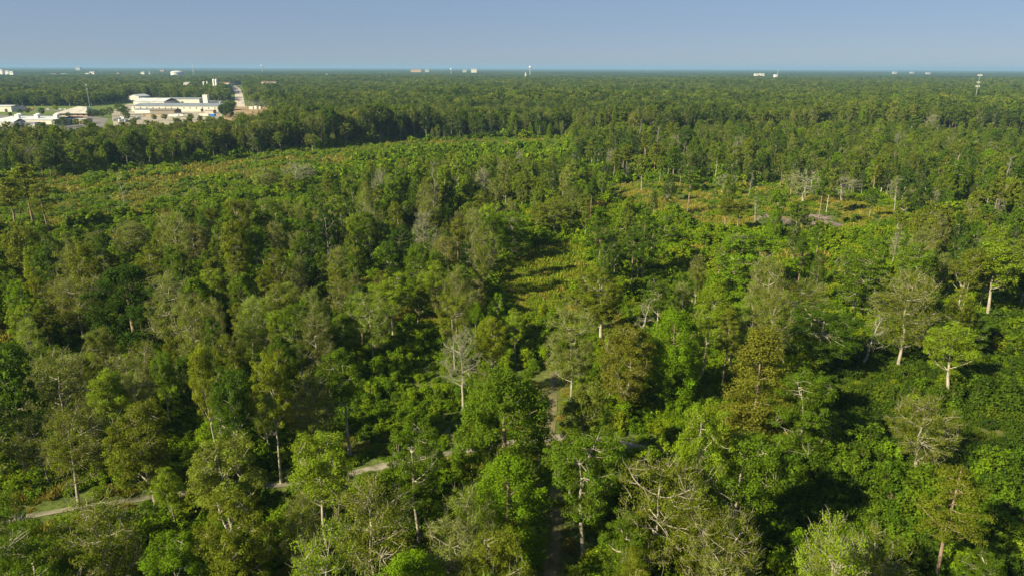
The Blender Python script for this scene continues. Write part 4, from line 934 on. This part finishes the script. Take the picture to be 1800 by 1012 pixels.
T = [('white block of the town cut by the left edge', -3, 3, 122.5, 4300, WHITE, 0), ('white tower block at far left, left of a pair', 8, 14, 124.5, 4300, WHITE, 0), ('white tower block at far left, right of a pair', 15.5, 22, 125.5, 4250, WHITE, 0),
 ('red roofed town house far off at left', 89, 98, 129.5, 4600, BRICK, 1), ('low pale town building right of the red roof', 106, 116, 130, 4700, CREAM, 0), ('pale hall on the horizon above the cream town block', 132, 140, 118.3, 9000, WHITE, 0),
 ('cream town block, lower left wing', 149, 156, 129, 4400, CREAM, 0), ('cream town block, tall right wing', 157, 165, 126.5, 4420, CREAM, 0), ('low white strip below the cream town block', 125, 132, 133.2, 4000, WHITE, 0),
 ('small red roofed house between the cream block and the church', 205, 209, 128.5, 4600, BRICK, 1), ('white church body on the skyline', 247, 253, 126.8, 4500, WHITE, 0), ('tan town roof left of the pale dome', 281, 288, 123.5, 6500, BRICK, 0),
 ('low pale shop row left of the silos', 322, 331, 145.5, 1900, CREAM, 0), ('low pale house row between the silos and the avenue', 392, 402, 145.5, 1930, CREAM, 1), ('second pale house row, left one before the avenue', 385, 392, 145.3, 1960, CREAM, 1), 
 ('pale house row right of the avenue', 459, 471, 144, 1980, CREAM, 1), ('second pale house row right of the avenue', 473, 485, 144.2, 1960, CREAM, 1),
 ('long red and white building on the horizon left of the slim water tower', 722, 740, 121.3, 6800, BRICK, 1), ('low white building left of the slim water tower', 747, 754, 122, 6800, WHITE, 0), ('low white building right of the slim water tower', 813, 820, 122, 6500, WHITE, 0),
 ('cream block on the horizon right of the slim water tower', 828, 838, 120.8, 6300, CREAM, 0), ('tiny white block below the ball shaped water tower', 923, 925, 127.5, 4200, WHITE, 0), ('tiny white house above the left forest', 573, 575, 130.5, 3900, WHITE, 0),
 ('white building pair on the right horizon, left one', 1328, 1334, 129, 4600, CREAM, 0), ('white building pair on the right horizon, right one', 1337, 1344, 129, 4600, CREAM, 0), ('small white building beside the thin white mast', 1363, 1367, 130.6, 4300, WHITE, 0),
 ('faint pale roof on the right horizon, first of three', 1571, 1577, 125.8, 7500, WHITE, 0), ('faint pale roof on the right horizon, second of three', 1602, 1607, 126.2, 7500, WHITE, 0), ('faint pale roof on the right horizon, third of three', 1630, 1636, 127, 7200, WHITE, 0)]
for lab, a, b, t_, y, mat, red in T: far_block(lab, a, b, t_ + (0.7 if a > 600 else 0), 0, y, PALE if (y > 5000 and mat is WHITE) else mat, roof=TILE if red else (PALE if y > 5000 else None))
x, _, zt = at_dist(310.5, 124.7, 4300); r = root('domed_hall', 'big pale domed hall on the left skyline', 'building', x, 4300); MB().cyl(0, 0, 0, zt - 11, 35, 35, 24).build('wall', WHITE, r); MB().lathe([(37, zt - 11)] + [(37 * math.cos(a), zt - 11 + 11 * math.sin(a)) for a in np.linspace(0.1, 1.5, 7)], 24).build('dome', WHITEROOF, r)
x, _, zt = at_dist(262.5, 125.3, 4500); r = root('church_steeple', 'thin white steeple right of the white church', 'steeple', x, 4500); MB().box(-3, 3, -3, 3, 0, zt - 12).build('shaft', WHITE, r); MB().cyl(0, 0, zt - 12, zt, 4.2, 0.05, 4).build('spire', WHITE, r)
# street poles among the yards
for k, (px, pyb, h) in enumerate(((172, 203, 14), (206, 201, 15), (396, 200, 14), (64, 200, 12), (437, 205, 14), (219, 205, 13))):
    x, y = at(px, pyb); r = root('power_pole', '%s power pole among the yards at left' % ('first', 'second', 'fourth', 'leftmost', 'rightmost', 'third')[k], 'pole', x, y, group='power poles along the streets'); MB().cyl(0, 0, 0, h, 0.22, 0.15, 8).build('pole', M_BARK_D, r); MB().box(-1.6, 1.6, -0.1, 0.1, h - 1.4, h - 1.1).build('crossarm', M_BARK_D, r)
# trees standing singly round the yards
YT = [(75, 203, 11, 'round', 'deep green', 'round dark tree alone on the lawn at left'), (36, 202, 8, 'round', 'deep green', 'bushy dark tree left of the lone round one'), (48, 201, 8, 'oak', 'mid green', 'small tree between two dark ones on the lawn'), (20, 205, 6, 'round', 'deep green', 'low dark bush tree near the workshop'),
 (120, 208, 8, 'round', 'deep green', 'dark tree in front of the hipped roof'), (112, 224, 12, 'oak', 'deep green', 'dark tree right of the long low building'), (99, 226, 10, 'pine', 'deep green', 'dark pine before the long low building'), (158, 205, 10, 'oak', 'mid green', 'tree at the right side of the hipped roof'),
 (170, 207, 11, 'oak', 'deep green', 'dark tree group right of the hipped roof, left one'), (182, 207, 12, 'round', 'deep green', 'dark tree group right of the hipped roof, middle one'), (194, 204, 12, 'oak', 'mid green', 'dark tree group right of the hipped roof, right one'), (212, 203, 16, 'oak', 'deep green', 'dark tree at the left end of the factory'),
 (221, 206, 15, 'round', 'deep green', 'darker tree nearest the left end of the factory'), (227, 211, 9, 'round', 'mid green', 'small tree among the parked trucks'), (396, 206, 18, 'round', 'dark green', 'big dark tree at the right end of the factory'), (403, 203, 19, 'oak', 'deep green', 'tall tree between the factory and the avenue'), (405, 208, 14, 'round', 'dark green', 'dark tree in front of the tall one by the avenue'), (409, 194, 16, 'oak', 'mid green', 'tree left of the near end of the avenue'),
 (438, 180, 12, 'oak', 'mid green', 'tree right of the middle of the avenue'), (434, 173, 12, 'oak', 'mid green', 'tree farther along the right side of the avenue'), (153, 198, 9, 'round', 'yellow green', 'small yellow tree beside the slim grey pole'), (100, 196, 10, 'airy', 'pale green', 'pale tree beyond the lawn'), (336, 211, 9, 'oak', 'deep green', 'dark tree in front of the white trailers'), (292, 213, 9, 'oak', 'deep green', 'dark tree in front of the low red brown shed'), (272, 212, 8, 'round', 'deep green', 'low tree before the left of the red brown shed'), (134, 222, 9, 'round', 'bright green', 'bright tree in front of the tan shop'), (150, 224, 9, 'oak', 'mid green', 'tree right of the tan shop')]
for k, (px, py, h, kd, cn, lab) in enumerate(YT):
    x, y = at(px, py); tree_thing(KIND_NAME[kd], kd, k % 5, 'mid', x, y, h, h * 0.95, cn, lab, None)

# heaps of cut branches in the right clearing
M_BRUSH = noisy_mat('weathered_branches', (0.17, 0.12, 0.115), (0.31, 0.25, 0.24), 1.5, 0.95)
for px, py, rx, ry, lab in ((1362, 388, 7, 11, 'grey purple heap of cut branches, left one in the brown clearing'), (1425, 384, 8, 5, 'grey purple heap of cut branches below the pale bare oak'), (1452, 396, 6, 4, 'grey purple heap of branches at the right, nearest the camera of the heaps'), (1120, 388, 6, 6, 'small heap of pale branches left of the compact bright green tree')):
    x, y = at(px, py); rg = np.random.default_rng(int(px)); W = Wood(); n_ = 420
    for _ in range(n_):
        a = rg.uniform(0, 6.28); q = math.sqrt(rg.random()); p0 = np.array([rx * q * math.cos(a), ry * q * math.sin(a), rg.uniform(0, 1.7) * (1.1 - q)]); dr = rg.normal(size=3) * np.array([1.8, 1.8, .35]); dr[2] = abs(dr[2]) * (1 if p0[2] < .5 else rg.choice([-.4, 1])); W.add([p0, p0 + dr], [rg.uniform(.05, .13), .03], 3)
    me = mesh_np('brush_heap', *W.out(), [M_BRUSH]); o = bpy.data.objects.new('brush_heap', me); o.location = (x, y, float(ground_z(x, y))); SC.collection.objects.link(o); o['label'] = lab; o['category'] = 'branch heap'; o['group'] = 'heaps of cut branches'

# ------------------------------------------------------------------ haze
def box_mesh(x0, x1, y0, y1, z0, z1):
    V = [(x, y, z) for z in (z0, z1) for y in (y0, y1) for x in (x0, x1)]
    Fq = [(0, 2, 3, 1), (4, 5, 7, 6), (0, 1, 5, 4), (2, 6, 7, 3), (0, 4, 6, 2), (1, 3, 7, 5)]
    me = bpy.data.meshes.new('haze'); me.from_pydata(V, [], Fq); return me
hz = box_mesh(-100000, 100000, -92000, 100000, -3, 130)
ho = bpy.data.objects.new('haze', hz); SC.collection.objects.link(ho); ho['kind'] = 'stuff'; ho['label'] = 'thin blue haze over the wooded plain'; ho['category'] = 'haze'
m, t, N, L = nm('air'); pv = N('ShaderNodeVolumePrincipled'); pv.inputs['Density'].default_value = 1 / 15000; pv.inputs['Color'].default_value = (0.28, 0.47, 0.72, 1)
pv.inputs['Anisotropy'].default_value = 0.0
o = N('ShaderNodeOutputMaterial'); L(pv.outputs[0], o.inputs['Volume']); hz.materials.append(m)
